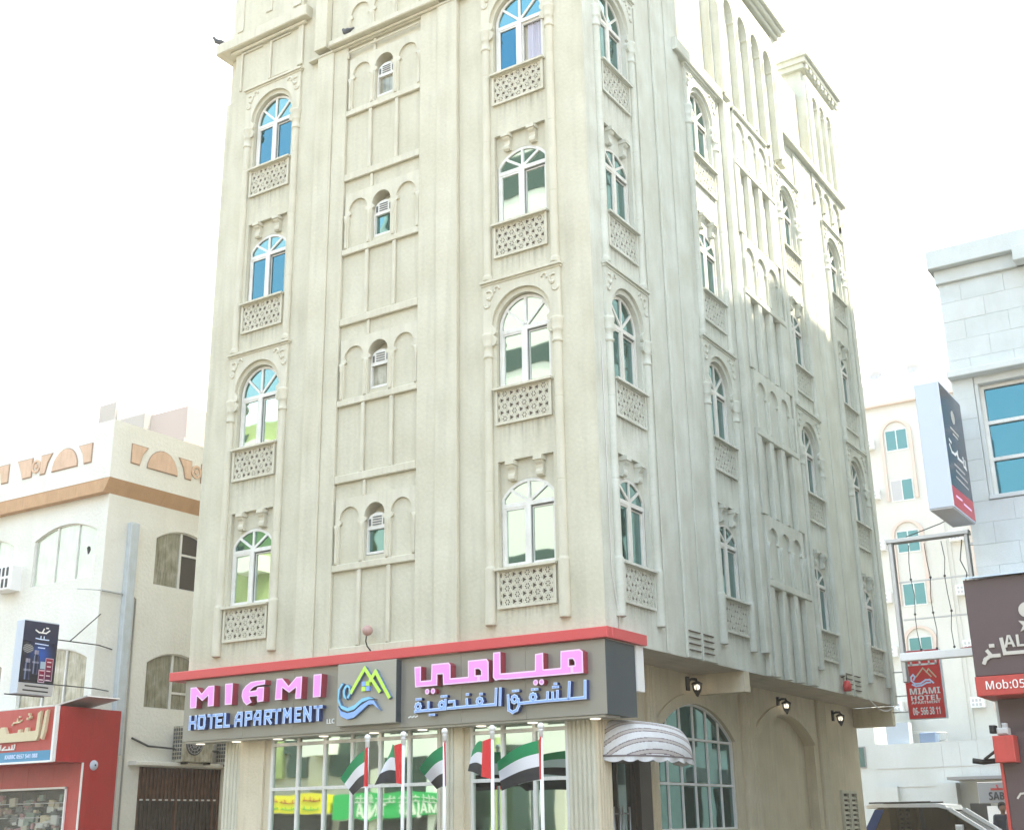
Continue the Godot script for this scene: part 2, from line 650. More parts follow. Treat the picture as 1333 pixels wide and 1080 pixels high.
func window_meshes(kind: String):
	if win_parts.has(kind):
		return
	var arch := kind == "arch"
	var hw := 0.545
	var spring := 1.15 if arch else 1.2
	var rise := 0.56 if arch else 0.31
	var tr := 1.04
	var f := func(g: float): return mirrored(arch_line(hw - g, g, spring, rise - g) if arch else segment_line(hw - g, g, spring, rise - g))
	var s := sb()
	ring(s, f.call(0.0), f.call(0.055), -0.06, 0.0)
	box(s, -hw + 0.05, tr, -0.06, hw - 0.05, tr + 0.075, 0.003)
	box(s, -0.055, 0.05, -0.06, 0.035, tr, 0.005)
	# sash frames: the right one slides behind
	var o := pv([-0.49, 0.055, -0.055, 0.055, -0.055, tr, -0.49, tr])
	var i := pv([-0.452, 0.092, -0.09, 0.092, -0.09, tr - 0.038, -0.452, tr - 0.038])
	ring(s, o, i, -0.05, -0.006)
	o = pv([0.035, 0.055, 0.49, 0.055, 0.49, tr, 0.035, tr])
	i = pv([0.06, 0.09, 0.455, 0.09, 0.455, tr - 0.045, 0.06, tr - 0.045])
	ring(s, o, i, -0.075, -0.035)
	var hub := Vector2(0, tr + 0.07)
	var angles := [0.78, 1.57, 2.36] if arch else [0.60, 1.57, 2.54]
	for a in angles:
		var d := Vector2(cos(a), sin(a))
		var far := 0.3
		while far < 0.8:
			var q: Vector2 = hub + d * far
			var top := 0.0
			var x := absf(q.x) / (hw - 0.03)
			if x < 1.0:
				top = spring + rise * sqrt(1.0 - x * x) - 0.03
				if not arch:
					var r := (hw * hw + rise * rise) / (2.0 * rise)
					top = spring + rise - r + sqrt(maxf(r * r - q.x * q.x, 0.0)) - 0.03
			if q.y > top:
				break
			far += 0.01
		var n := Vector2(-d.y, d.x) * 0.024
		var e := hub + d * far
		prism(s, PackedVector2Array([hub - n, e - n, e + n, hub + n]), -0.05, 0.001)
	win_parts[kind] = done(s)
	s = sb()
	box(s, -0.454, 0.09, -0.04, -0.088, tr - 0.036, -0.030)
	win_parts[kind + "0"] = done(s)
	s = sb()
	box(s, 0.058, 0.088, -0.068, 0.457, tr - 0.043, -0.058)
	win_parts[kind + "1"] = done(s)
	# four fan panes
	var edge: PackedVector2Array = f.call(0.05)
	var outline := PackedVector2Array()
	for q in edge:
		if q.y > tr + 0.09:
			outline.append(q)
	outline.insert(0, Vector2(hw - 0.05, tr + 0.072))
	outline.append(Vector2(-hw + 0.05, tr + 0.072))
	var cuts := [0.0] + angles + [PI]
	for k in 4:
		var wedge := PackedVector2Array([hub - Vector2(0, 0.003)])
		for j in 5:
			var a: float = lerpf(cuts[k] - (0.03 if k == 0 else 0.0), cuts[k + 1] + (0.03 if k == 3 else 0.0), j / 4.0)
			wedge.append(hub + Vector2(cos(a), sin(a)) * 1.2)
		var got := Geometry2D.intersect_polygons(outline, wedge)
		s = sb()
		if got.size():
			prism(s, got[0], -0.036, -0.026)
		win_parts[kind + str(k + 2)] = done(s)
	if not win_parts.has("sash_shadow"):
		s = sb()  # dark strips painted as the shadow along the set-back right sash
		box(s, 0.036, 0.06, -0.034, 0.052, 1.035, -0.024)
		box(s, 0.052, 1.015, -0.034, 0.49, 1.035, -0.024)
		win_parts["sash_shadow"] = done(s)
	if not win_parts.has("curtain"):
		s = sb(true)
		var a := PackedVector2Array()
		for j in 41:
			a.append(Vector2(0.13 + 0.32 * j / 40.0, -0.10 + 0.02 * sin(j * 1.1) + 0.008 * sin(j * 2.7)))
		for j in 40:
			quad(s, Vector3(a[j].x, 0.09, a[j].y), Vector3(a[j + 1].x, 0.09, a[j + 1].y), Vector3(a[j + 1].x, 0.99, a[j + 1].y), Vector3(a[j].x, 0.99, a[j].y))
		win_parts["curtain"] = done(s)
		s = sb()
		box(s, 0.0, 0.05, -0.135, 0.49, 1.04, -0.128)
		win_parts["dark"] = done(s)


func hotel_window(kind: String, xf: Transform3D, glass: Material, glass2: Material, fan: Material, open := false):
	window_meshes(kind)
	var w := inst("window", win_parts[kind], M.white_frame, hotel, xf)
	inst("pane", win_parts[kind + "0"], glass, w)
	if open:
		inst("curtain", win_parts["curtain"], M.curtain, w)
		inst("dark_gap", win_parts["dark"], M.black, w)
	else:
		inst("pane", win_parts[kind + "1"], glass2, w)
		inst("sash_shadow", win_parts["sash_shadow"], M.frame_shadow, w)
	for k in 4:
		inst("pane", win_parts[kind + str(k + 2)], fan, w)


var lattice_mesh: ArrayMesh
var backing_mesh: ArrayMesh
var panel_frame: ArrayMesh


func lattice_meshes():
	var hw := 0.57
	var h := 0.665
	var s := sb()
	ring(s, pv([-hw, 0, hw, 0, hw, h, -hw, h]), pv([-hw + 0.045, 0.045, hw - 0.045, 0.045, hw - 0.045, h - 0.045, -hw + 0.045, h - 0.045]), 0.002, 0.05)
	box(s, -hw - 0.025, h - 0.03, 0.003, hw + 0.025, h + 0.012, 0.11)
	panel_frame = done(s)
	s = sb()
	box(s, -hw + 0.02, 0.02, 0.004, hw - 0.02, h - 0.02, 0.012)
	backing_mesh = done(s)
	s = sb()
	var clip := pv([-hw + 0.04, 0.04, hw - 0.04, 0.04, hw - 0.04, h - 0.04, -hw + 0.04, h - 0.04])
	for k in 6:
		var a := PI / 6.0 * k
		var d := Vector2(cos(a), sin(a))
		var n := Vector2(-d.y, d.x)
		var gap := 0.114 if k % 2 == 0 else 0.0987
		var w := 0.0098 if k % 2 == 0 else 0.0070
		for i in range(-11, 12):
			var c := Vector2(0.01, h / 2) + n * gap * (i + (0.5 if k % 2 == 0 else 0.0))
			var q := PackedVector2Array([c - d * 1.5 - n * w, c + d * 1.5 - n * w, c + d * 1.5 + n * w, c - d * 1.5 + n * w])
			for g in Geometry2D.intersect_polygons(q, clip):
				prism(s, g, 0.013, 0.024 + 0.0015 * k)
	lattice_mesh = done(s)


func lattice_panel(xf: Transform3D, m: Material):
	var p := inst("lattice_panel", panel_frame, m, hotel, xf)
	inst("lattice", lattice_mesh, m, p)
	inst("backing", backing_mesh, M.hollow, p)  # dark tone stands in for the shade deep in the lattice holes


func shaft_column(xf: Transform3D, x: float, y0: float, y1: float, foot: float, cap: float, m: Material):
	var s := sb(true)
	var prof := [Vector2(0.0, y0), Vector2(0.098, y0), Vector2(0.098, y0 + 0.02), Vector2(0.098, foot - 0.04), Vector2(0.098, foot - 0.02), Vector2(0.082, foot + 0.0), Vector2(0.078, foot + 0.02), Vector2(0.078, foot + 0.04)]
	var y := foot + 1.3
	while y < cap - 0.5:
		prof.append_array([Vector2(0.078, y - 0.03), Vector2(0.078, y - 0.008), Vector2(0.072, y), Vector2(0.078, y + 0.008), Vector2(0.078, y + 0.03)])
		y += 1.45
	prof.append(Vector2(0.078, cap))
	lathe(s, prof, 14, Vector3(x, 0, 0.02))
	var c := obj("column", s, m, hotel, xf)
	if y1 > cap:
		s = sb(true)
		var h := y1 - cap
		lathe(s, [Vector2(0.078, cap), Vector2(0.1, cap + 0.015), Vector2(0.1, cap + 0.05), Vector2(0.083, cap + 0.065), Vector2(0.085, cap + h * 0.45), Vector2(0.103, cap + h * 0.5), Vector2(0.088, cap + h * 0.55), Vector2(0.112, cap + h * 0.8), Vector2(0.12, cap + h - 0.04), Vector2(0.12, cap + h - 0.005), Vector2(0, cap + h - 0.005)], 14, Vector3(x, 0, 0.02))
		obj("capital", s, m, c)


func bay(xf: Transform3D, c: float, pair: int, m: Material, floors := 2):
	# one two-storey bay of columns, ledge and carved surround; its plain window is below, its arched one above
	var b0 := BASE + FLOOR * (pair * 2)
	var b1 := b0 + FLOOR
	var lo := b0 - 0.25 if pair == 0 else b0 - 0.41
	for side in [-1.0, 1.0]:
		shaft_column(xf, c + side * 0.715, lo, b1 + 1.74, b0 + 0.72 if pair == 0 else lo + 0.1, b1 + 1.27, m)
	# surround with a cusped arch
	var half := PackedVector2Array([Vector2(0.60, 1.50), Vector2(0.545, 1.53), Vector2(0.52, 1.60), Vector2(0.545, 1.67), Vector2(0.585, 1.70), Vector2(0.535, 1.74), Vector2(0.53, 1.81), Vector2(0.58, 1.86)])
	var a := arch_line(0.615, 0.0, 1.90, 0.60, 14)
	for i in range(1, a.size()):
		half.append(a[i])
	var s := sb()
	for side in [-1.0, 1.0]:
		var p := PackedVector2Array([Vector2(c + side * 0.81, b1 + 1.742), Vector2(c + side * 0.81, b1 + 2.68), Vector2(c, b1 + 2.68)])
		for i in range(half.size() - 1, -1, -1):
			p.append(Vector2(c + side * half[i].x, b1 + half[i].y))
		p.append(Vector2(c + side * 0.62, b1 + 1.50))
		p.append(Vector2(c + side * 0.62, b1 + 1.742))
		prism(s, p, 0.001, 0.058)
	var su := obj("arch_surround", s, m, hotel, xf)
	for side in [-1.0, 1.0]:
		s = sb(true)
		for q in [[0.67, 2.49, 0.075, 0.9, 4.4], [0.715, 2.31, 0.055, 2.4, 4.2], [0.50, 2.565, 0.055, -0.9, 4.2]]:
			var line := []
			for i in 11:
				var t: float = q[3] + q[4] * i / 10.0
				line.append(Vector3(c + side * (q[0] + q[2] * cos(t)), b1 + q[1] + q[2] * sin(t), 0.060))
			tube(s, line, 0.024, 6)
		ball(s, Vector3(c + side * 0.655, b1 + 2.41, 0.055), 0.045, 8)
		obj("ornament", s, m, su)
	s = sb()
	box(s, c - 0.83, b1 + 2.68, 0.001, c + 0.83, b1 + 2.72, 0.075)
	box(s, c - 0.85, b1 + 2.72, 0.0015, c + 0.85, b1 + 2.765, 0.115)
	obj("ledge", s, m, hotel, xf)
	# corbels in the niche of the plain floor
	for side in [-1.0, 1.0]:
		s = sb()
		var prof := pv([-0.10, 2.53, 0.05, 2.53, 0.065, 2.46, 0.05, 2.40, 0.01, 2.36, 0.0, 2.30, 0.02, 2.25, 0.015, 2.20, -0.02, 2.17, -0.10, 2.19])
		var t := Transform3D(Basis(Vector3(0, 0, 1), Vector3(0, 1, 0), Vector3(-1, 0, 0)), Vector3(c + side * 0.28, b0, 0))
		prism(s, prof, -0.065, 0.065, t)
		box(s, c + side * 0.28 - 0.085, b0 + 2.44, -0.10, c + side * 0.28 + 0.085, b0 + 2.51, 0.085)
		obj("corbel", s, m, hotel, xf)
	for b in [b0, b1]:
		lattice_panel(xf * at(c, b, 0), m)
		var q := QuadMesh.new()
		q.size = Vector2(1.10, 0.58 if b == b1 or pair > 0 else 0.36)
		var flip := Basis.IDENTITY.scaled(Vector3(-1 if int(c * 10.0) % 2 else 1, 1, 1))
		inst("stain", q, M.stain, hotel, xf * Transform3D(flip, Vector3(c, b - q.size.y / 2.0, 0.004)))


func bay_wall(s: SurfaceTool, c: float, u0: float, u1: float, k: int, v0: float, v1: float):
	var b := BASE + FLOOR * k
	if k % 2 == 0:
		wall_cell(s, c, u0, u1, v0, v1, PackedVector2Array([Vector2(0.555, b + 0.67), Vector2(0.555, b + 2.54), Vector2(0, b + 2.54)]), 0.0, 0.2)
		var l := segment_line(0.53, b + 0.67, b + 1.9, 0.295)
		wall_cell(s, c, c - 0.555, c + 0.555, b + 0.67, b + 2.54, l, -0.085, 0.11)
	else:
		wall_cell(s, c, u0, u1, v0, v1, arch_line(0.56, b + 0.67, b + 1.83, 0.575), 0.0, 0.2)


func row(k: int) -> float:
	return 4.13 if k == 0 else BASE - 0.25 + FLOOR * k


const TOP := 21.2


func build_hotel():
	hotel = thing("hotel_building", "tall cream corner hotel with carved arched windows and lattice panels", "building")
	lattice_meshes()
	var fm: Material = M.front_plaster
	var sm: Material = M.skylit_side_plaster
	var s := sb()
	box(s, -9.37, 4.14, -15.39, -0.21, 21.0, -0.21)
	obj("body", s, fm, hotel)
	s = sb()
	box(s, -9.36, 4.126, -15.385, -0.006, 4.30, -0.006)
	obj("soffit", s, M.soffit, hotel)
	# street front
	s = sb()
	for k in 4:
		bay_wall(s, -7.77, -9.04, -6.43, k, row(k), row(k + 1))
		bay_wall(s, -1.42, -2.78, 0.0, k, row(k), row(k + 1))
		var b := BASE + FLOOR * k
		var lo := row(k)
		var hi := row(k + 1)
		var o := b + 1.29
		wall_cell(s, -4.645, -6.43, -2.78, lo, hi, arch_line(0.235, o - 0.02, o + 0.71, 0.235), 0.0, 0.2)
	rect(s, -9.04, row(4), 0.0, TOP)
	quad(s, Vector3(-9.04, 4.13, 0), Vector3(-9.04, TOP, 0), Vector3(-9.04, TOP, -0.3), Vector3(-9.04, 4.13, -0.3))
	obj("front_wall", s, fm, hotel)
	# side front
	s = sb()
	for k in 4:
		for q in [[1.19, 0.0, 2.9], [5.28, 4.2, 6.45], [10.6, 9.5, 11.4], [14.2, 12.8, 15.4]]:
			bay_wall(s, q[0], q[1], q[2], k, row(k), row(k + 1))
		for q in [[2.9, 4.2], [6.45, 9.5], [11.4, 12.8]]:
			rect(s, q[0], row(k), q[1], row(k + 1))
	rect(s, 0.0, row(4), 4.35, TOP)
	rect(s, 6.33, row(4), 10.45, TOP)
	rect(s, 10.45, row(4), 15.4, 18.42)
	quad(s, Vector3(15.4, 4.13, 0), Vector3(15.4, 4.13, -9.3), Vector3(15.4, 18.4, -9.3), Vector3(15.4, 18.4, 0))
	obj("side_wall", s, sm, hotel, SX)
	for k in 4:
		var b := BASE + FLOOR * k
		var kind := "plain" if k % 2 == 0 else "arch"
		var gl: Material = M.glass_blue if k > 1 else M.glass_clear
		hotel_window(kind, FX * at(-7.77, b + 0.68, -0.085), gl, gl, M.glass)
		if k == 3:
			hotel_window(kind, FX * at(-1.42, b + 0.68, -0.085), M.glass_blue, M.glass_blue, M.glass, true)
		else:
			hotel_window(kind, FX * at(-1.42, b + 0.68, -0.085), M.glass_clear, M.glass_clear, M.glass_clear)
		for c in [1.19, 5.28, 10.6, 14.2]:
			hotel_window(kind, SX * at(c, b + 0.68, -0.085), M.glass, M.glass, M.glass)
	for p in 2:
		bay(FX, -7.77, p, M.trim)
		bay(FX, -1.42, p, M.trim)
		for c in [1.19, 5.28, 10.6, 14.2]:
			bay(SX, c, p, sm)
	front_relief()
	side_relief()
	hotel_top()
	hotel_ground()


func ribbed(called: String, xf: Transform3D, m: Material, list: Array):
	for q in list:
		var s := sb()
		bevel_box(s, q[0], q[1], q[2], q[3], q[4], q[5], 0.012)
		obj(called, s, m, hotel, xf)


func arcade(xf: Transform3D, m: Material, u0: float, u1: float, v0: float, v1: float, centers: Array, hw: float, spring: float, rise: float, w0: float, w1: float):
	# a plate pierced by blind arches that reach its foot, standing on thin shafts
	var s := sb()
	var p := PackedVector2Array([Vector2(u1, v0), Vector2(u1, v1), Vector2(u0, v1), Vector2(u0, v0)])
	for c in centers:
		p.append(Vector2(c - hw, v0))
		p.append(Vector2(c - hw, spring - 0.10))
		p.append(Vector2(c - hw + 0.045, spring - 0.07))
		p.append(Vector2(c - hw + 0.045, spring - 0.02))
		for i in 13:
			var a := PI - PI * i / 12.0
			p.append(Vector2(c + hw * cos(a), spring + rise * sin(a)))
		p.append(Vector2(c + hw - 0.045, spring - 0.02))
		p.append(Vector2(c + hw - 0.045, spring - 0.07))
		p.append(Vector2(c + hw, spring - 0.10))
		p.append(Vector2(c + hw, v0))
	prism(s, p, w0, w1)
	var o := obj("blind_arcade", s, m, hotel, xf)
	s = sb(true)
	var edges := [u0]
	for i in centers.size() - 1:
		edges.append((centers[i] + centers[i + 1]) / 2.0)
	edges.append(u1)
	for i in edges.size():
		var x: float = edges[i] + (0.03 if i == 0 else (-0.03 if i == edges.size() - 1 else 0.0))
		s = sb(true)
		lathe(s, [Vector2(0.0, v0), Vector2(0.038, v0), Vector2(0.030, v0 + 0.06), Vector2(0.030, spring - 0.26), Vector2(0.045, spring - 0.22), Vector2(0.036, spring - 0.17), Vector2(0.055, spring - 0.10), Vector2(0.0, spring - 0.10)], 8, Vector3(x, 0, w1))
		obj("shaft", s, m, o)


func front_relief():
	var m: Material = M.front_plaster
	var t: Material = M.trim
	ribbed("pilaster", FX, m, [[-6.43, 4.13, 0.0, -5.98, 17.1, 0.11], [-3.26, 4.13, 0.0, -2.78, 17.1, 0.11]])
	ribbed("panel_margin", FX, m, [[-5.98, 4.13, 0.0, -5.62, 17.1, 0.075], [-3.70, 4.13, 0.0, -3.26, 17.1, 0.075]])
	ribbed("edge_strip", FX, m, [[-9.37, 4.14, -0.5, -9.04, 17.1, -0.10]])
	# storey panels: rails, ribs and the blind arcade round each small window
	for k in range(-1, 4):
		var b := BASE + FLOOR * k
		var o := b + 1.29                                    # foot of the small window
		if k >= 0:
			arcade(FX, t, -5.565, -3.705, b + 1.17, b + 2.40, [-5.24, -4.645, -4.03], 0.235, o + 0.71, 0.235, 0.0, 0.05)
			ribbed("rail", FX, t, [[-5.618, b + 1.04, 0.0, -3.702, b + 1.168, 0.072]])
			ribbed("rail", FX, t, [[-5.618, b + 2.71, 0.0, -3.702, b + 2.86, 0.072]])
			ribbed("rib", FX, t, [[-4.955, b + 2.402, 0.0, -4.885, b + 2.708, 0.045]])
			small_window(-4.645, o)
		var lo := b + 2.862 if k >= 0 else 4.15
		var hi := b + 1.038 + FLOOR
		if k < 3:
			for u in [-4.985, -4.305]:
				ribbed("rib", FX, t, [[u - 0.04, lo if k >= 0 else 4.45, 0.0, u + 0.04, hi, 0.06]])
	ribbed("rail", FX, t, [[-5.618, 4.30, 0.0, -3.702, 4.44, 0.072]])


func small_window(c: float, o: float):
	# a white framed pane with a slatted vent above it
	var s := sb()
	ring(s, pv([c - 0.232, o, c + 0.232, o, c + 0.232, o + 0.50, c - 0.232, o + 0.50]), pv([c - 0.195, o + 0.045, c + 0.195, o + 0.045, c + 0.195, o + 0.455, c - 0.195, o + 0.455]), -0.16, -0.03)
	var l := arch_line(0.232, o + 0.503, o + 0.60, 0.17)
	var p := PackedVector2Array()
	for q in mirrored(l):
		p.append(q + Vector2(c, 0))
	prism(s, p, -0.13, -0.04)
	var w := obj("small_window", s, M.white_frame, hotel)
	s = sb()
	box(s, c - 0.197, o + 0.043, -0.10, c + 0.197, o + 0.457, -0.085)
	obj("pane", s, M.dirty_pane if int(o) % 2 else M.glass, w)
	s = sb()
	for i in 4:
		box(s, c - 0.10, o + 0.535 + i * 0.048, -0.04, c + 0.10, o + 0.553 + i * 0.048, -0.028)
	for side in [-1.0, 1.0]:
		box(s, c + side * 0.165 - 0.02, o + 0.53, -0.041, c + side * 0.165 + 0.02, o + 0.66, -0.03)
	obj("vent_slats", s, M.frame_shadow, w)


func side_relief():
	var m: Material = M.skylit_side_plaster
	ribbed("pilaster", SX, m, [[2.9, 4.13, 0.0, 3.50, TOP, 0.055], [3.55, 4.13, 0.0, 4.2, TOP, 0.055], [2.15, 4.13, 0.0, 2.25, 17.1, 0.03], [11.45, 4.13, 0.0, 12.05, 18.3, 0.05], [12.1, 4.13, 0.0, 12.75, 18.3, 0.05], [15.1, 4.13, 0.0, 15.4, 17.6, 0.10], [6.45, 4.56, 0.0, 6.62, 17.2, 0.14], [6.66, 4.13, 0.0, 6.84, 17.2, 0.10], [9.42, 4.56, 0.0, 9.55, 17.2, 0.12]])
	# stacked niches and blind arcades
	for k in range(0, 4):
		var top := 5.97 + 3.27 * k
		var lo := 4.13 if k == 0 else 7.50 + 3.27 * (k - 1)
		for u in [[6.90, 7.17], [7.64, 7.85], [8.32, 8.53], [9.0, 9.40]]:
			ribbed("niche_pier", SX, m, [[u[0], lo, 0.0, u[1], top, 0.13]])
		ribbed("niche_head", SX, m, [[6.90, top, 0.0, 9.40, top + 0.14, 0.15]])
		var s := sb()
		box(s, 6.92, top + 0.14, 0.0, 9.38, 7.50 + 3.27 * k, 0.07)
		obj("arcade_field", s, m, hotel, SX)
		arcade(SX, m, 7.0, 9.2, top + 0.142, 7.48 + 3.27 * k, [7.40, 8.10, 8.80], 0.27, top + 1.02, 0.27, 0.07, 0.125)
	# vent slots near the foot of the wall
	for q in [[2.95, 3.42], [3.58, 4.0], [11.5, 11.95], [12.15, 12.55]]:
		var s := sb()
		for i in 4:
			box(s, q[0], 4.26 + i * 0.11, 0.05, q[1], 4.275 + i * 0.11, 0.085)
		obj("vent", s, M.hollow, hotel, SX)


func hotel_top():
	var m: Material = M.front_plaster
	var t: Material = M.trim
	# left tower part of the street front with its ledge
	ribbed("panel_border", FX, t, [[-8.84, 17.2, 0.0, -8.79, 18.2, 0.05], [-8.79, 18.16, 0.0, -8.2, 18.2, 0.045], [-7.96, 17.2, 0.0, -7.9, 18.2, 0.05], [-7.9, 18.16, 0.0, -7.35, 18.2, 0.045], [-7.9, 17.2, 0.0, -7.35, 17.23, 0.04], [-7.1, 17.22, 0.0, -6.95, 18.3, 0.05]])
	var s := sb()
	prism(s, pv([-9.04, 18.12, 0.0, 18.12, 0.0, 18.13]), -0.1, -0.09)
	s = sb()
	bevel_box(s, -9.50, 18.30, -0.6, -6.74, 18.58, 0.22, 0.02)
	bevel_box(s, -9.15, 18.22, -0.5, -6.86, 18.298, 0.10, 0.02)
	obj("ledge", s, t, hotel)
	s = sb()
	bevel_box(s, -9.06, 18.602, -6.0, -6.92, TOP, 0.13, 0.02)
	obj("tower", s, m, hotel)
	ribbed("tower_rib", FX, t, [[-8.90, 18.7, 0.13, -8.72, TOP, 0.16], [-8.02, 18.9, 0.13, -7.84, TOP, 0.16], [-7.2, 18.7, 0.13, -6.95, TOP, 0.16]])
	# middle ledge and what rises above it
	s = sb()
	bevel_box(s, -6.68, 17.08, 0.0, -2.55, 17.14, 0.13, 0.01)
	bevel_box(s, -6.02, 17.142, 0.0, -3.20, 17.28, 0.26, 0.02)
	obj("ledge", s, t, hotel)
	ribbed("upper_pilaster", FX, m, [[-6.43, 17.2, 0.0, -6.10, TOP, 0.24], [-3.2, 17.2, 0.0, -2.78, TOP, 0.24]])
	s = sb()
	box(s, -6.08, 17.282, 0.0, -3.22, TOP, 0.075)
	obj("upper_wall", s, m, hotel)
	arcade(FX, t, -5.60, -3.70, 17.284, 18.25, [-5.27, -4.65, -4.04], 0.245, 17.80, 0.245, 0.075, 0.12)
	ribbed("panel_border", FX, t, [[-5.62, 16.78, 0.05, -5.57, 16.92, 0.10], [-5.6, 16.90, 0.07, -3.72, 16.94, 0.105]])
	# top of the side front
	var sm: Material = M.skylit_side_plaster
	s = sb()
	bevel_box(s, 3.9, 17.12, -0.3, 6.38, 17.42, 0.16, 0.02)
	obj("ledge", s, sm, hotel, SX)
	s = sb()
	rect(s, 4.35, 17.2, 6.33, TOP, -0.35)
	quad(s, Vector3(6.33, 17.2, -0.35), Vector3(6.33, 17.2, 0), Vector3(6.33, TOP, 0), Vector3(6.33, TOP, -0.35))
	quad(s, Vector3(4.35, 17.2, 0), Vector3(4.35, 17.2, -0.35), Vector3(4.35, TOP, -0.35), Vector3(4.35, TOP, 0))
	obj("recessed_wall", s, sm, hotel, SX)
	s = sb()
	bevel_box(s, 7.0, 17.22, 0.0, 9.05, 17.34, 0.18, 0.02)
	obj("ledge", s, sm, hotel, SX)
	arcade(SX, sm, 6.40, 10.10, 17.36, 21.0, [7.15, 8.0, 8.85, 9.68], 0.30, 19.95, 0.42, 0.0, 0.17)
	ribbed("tower_edge", SX, sm, [[10.18, 17.3, 0.0, 10.45, 21.2, 0.15]])
	s = sb()
	bevel_box(s, 6.25, 21.16, -2.5, 10.52, 21.30, 0.24, 0.02)
	bevel_box(s, 6.22, 21.302, -2.5, 10.60, 21.44, 0.34, 0.02)
	bevel_box(s, 6.18, 21.442, -2.5, 10.68, 21.56, 0.43, 0.02)
	obj("cornice", s, sm, hotel, SX)
	# parapet ledge along the back part
	s = sb()
	bevel_box(s, 10.46, 18.36, -0.5, 15.55, 18.56, 0.17, 0.02)
	obj("ledge", s, sm, hotel, SX)
	# lower part behind the first tower is cut away; the second tower stands at the back corner
	s = sb()
	box(s, 13.05, 18.562, -3.2, 15.55, 21.75, -0.02)
	obj("tower", s, sm, hotel, SX)
	arcade(SX, sm, 13.10, 15.5, 18.6, 21.6, [13.72, 14.32, 14.92], 0.21, 20.95, 0.21, -0.02, 0.10)
	ribbed("tower_edge", SX, sm, [[13.02, 18.565, -0.45, 13.10, 21.4, 0.06]])
	s = sb()
	bevel_box(s, 12.92, 21.75, -3.3, 15.62, 21.9, 0.12, 0.02)
	bevel_box(s, 12.85, 21.902, -3.4, 15.72, 22.06, 0.21, 0.02)
	bevel_box(s, 12.78, 22.062, -3.5, 15.80, 22.18, 0.29, 0.02)
	for i in 9:
		box(s, 13.0 + i * 0.32, 21.76, 0.12, 13.16 + i * 0.32, 21.895, 0.19)
	obj("cornice", s, sm, hotel, SX)
	# small arcade under the ledge of the back part
	arcade(SX, sm, 12.85, 15.3, 17.42, 18.35, [13.3, 14.05, 14.8], 0.3, 17.95, 0.25, 0.0, 0.07)
	# roof edge over the corner
	s = sb()
	box(s, -9.04, TOP, -6.3, 0.0, TOP + 0.3, 0.02)
	obj("parapet", s, m, hotel)


func fluted(called: String, xf: Transform3D, u0: float, u1: float, v0: float, v1: float, w0: float, w1: float, n: int, m: Material):
	var s := sb()
	box(s, u0, v0, w0, u1, v1, w1)
	var o := obj(called, s, m, hotel, xf)
	s = sb(true)
	var p := (u1 - u0) / n
	for i in n:
		var c := u0 + p * (i + 0.5)
		var r := p * 0.40
		for k in 6:
			var a := PI * k / 6.0
			var b := PI * (k + 1) / 6.0
			quad(s, Vector3(c - r * cos(a), v0, w1 + r * 0.8 * sin(a)), Vector3(c - r * cos(b), v0, w1 + r * 0.8 * sin(b)), Vector3(c - r * cos(b), v1, w1 + r * 0.8 * sin(b)), Vector3(c - r * cos(a), v1, w1 + r * 0.8 * sin(a)))
	obj("flute", s, m, o, Transform3D.IDENTITY)


func shop_window(xf: Transform3D, u0: float, u1: float, rows: Array, cols: int, w: float, glass: Material):
	var s := sb()
	var n := rows.size() - 1
	for i in cols + 1:
		var u := lerpf(u0, u1, float(i) / cols)
		box(s, u - 0.028, rows[0], w - 0.03, u + 0.028, rows[n], w + 0.04)
	for v in rows:
		box(s, u0, v - 0.028, w - 0.028, u1, v + 0.028, w + 0.042)
	var f := obj("shop_window", s, M.steel if glass == M.glass else M.white_frame, hotel, xf)
	for i in cols:
		for j in n:
			s = sb()
			box(s, lerpf(u0, u1, float(i) / cols) + 0.03, rows[j] + 0.03, w - 0.012, lerpf(u0, u1, float(i + 1) / cols) - 0.03, rows[j + 1] - 0.03, w)
			obj("pane", s, glass, f)


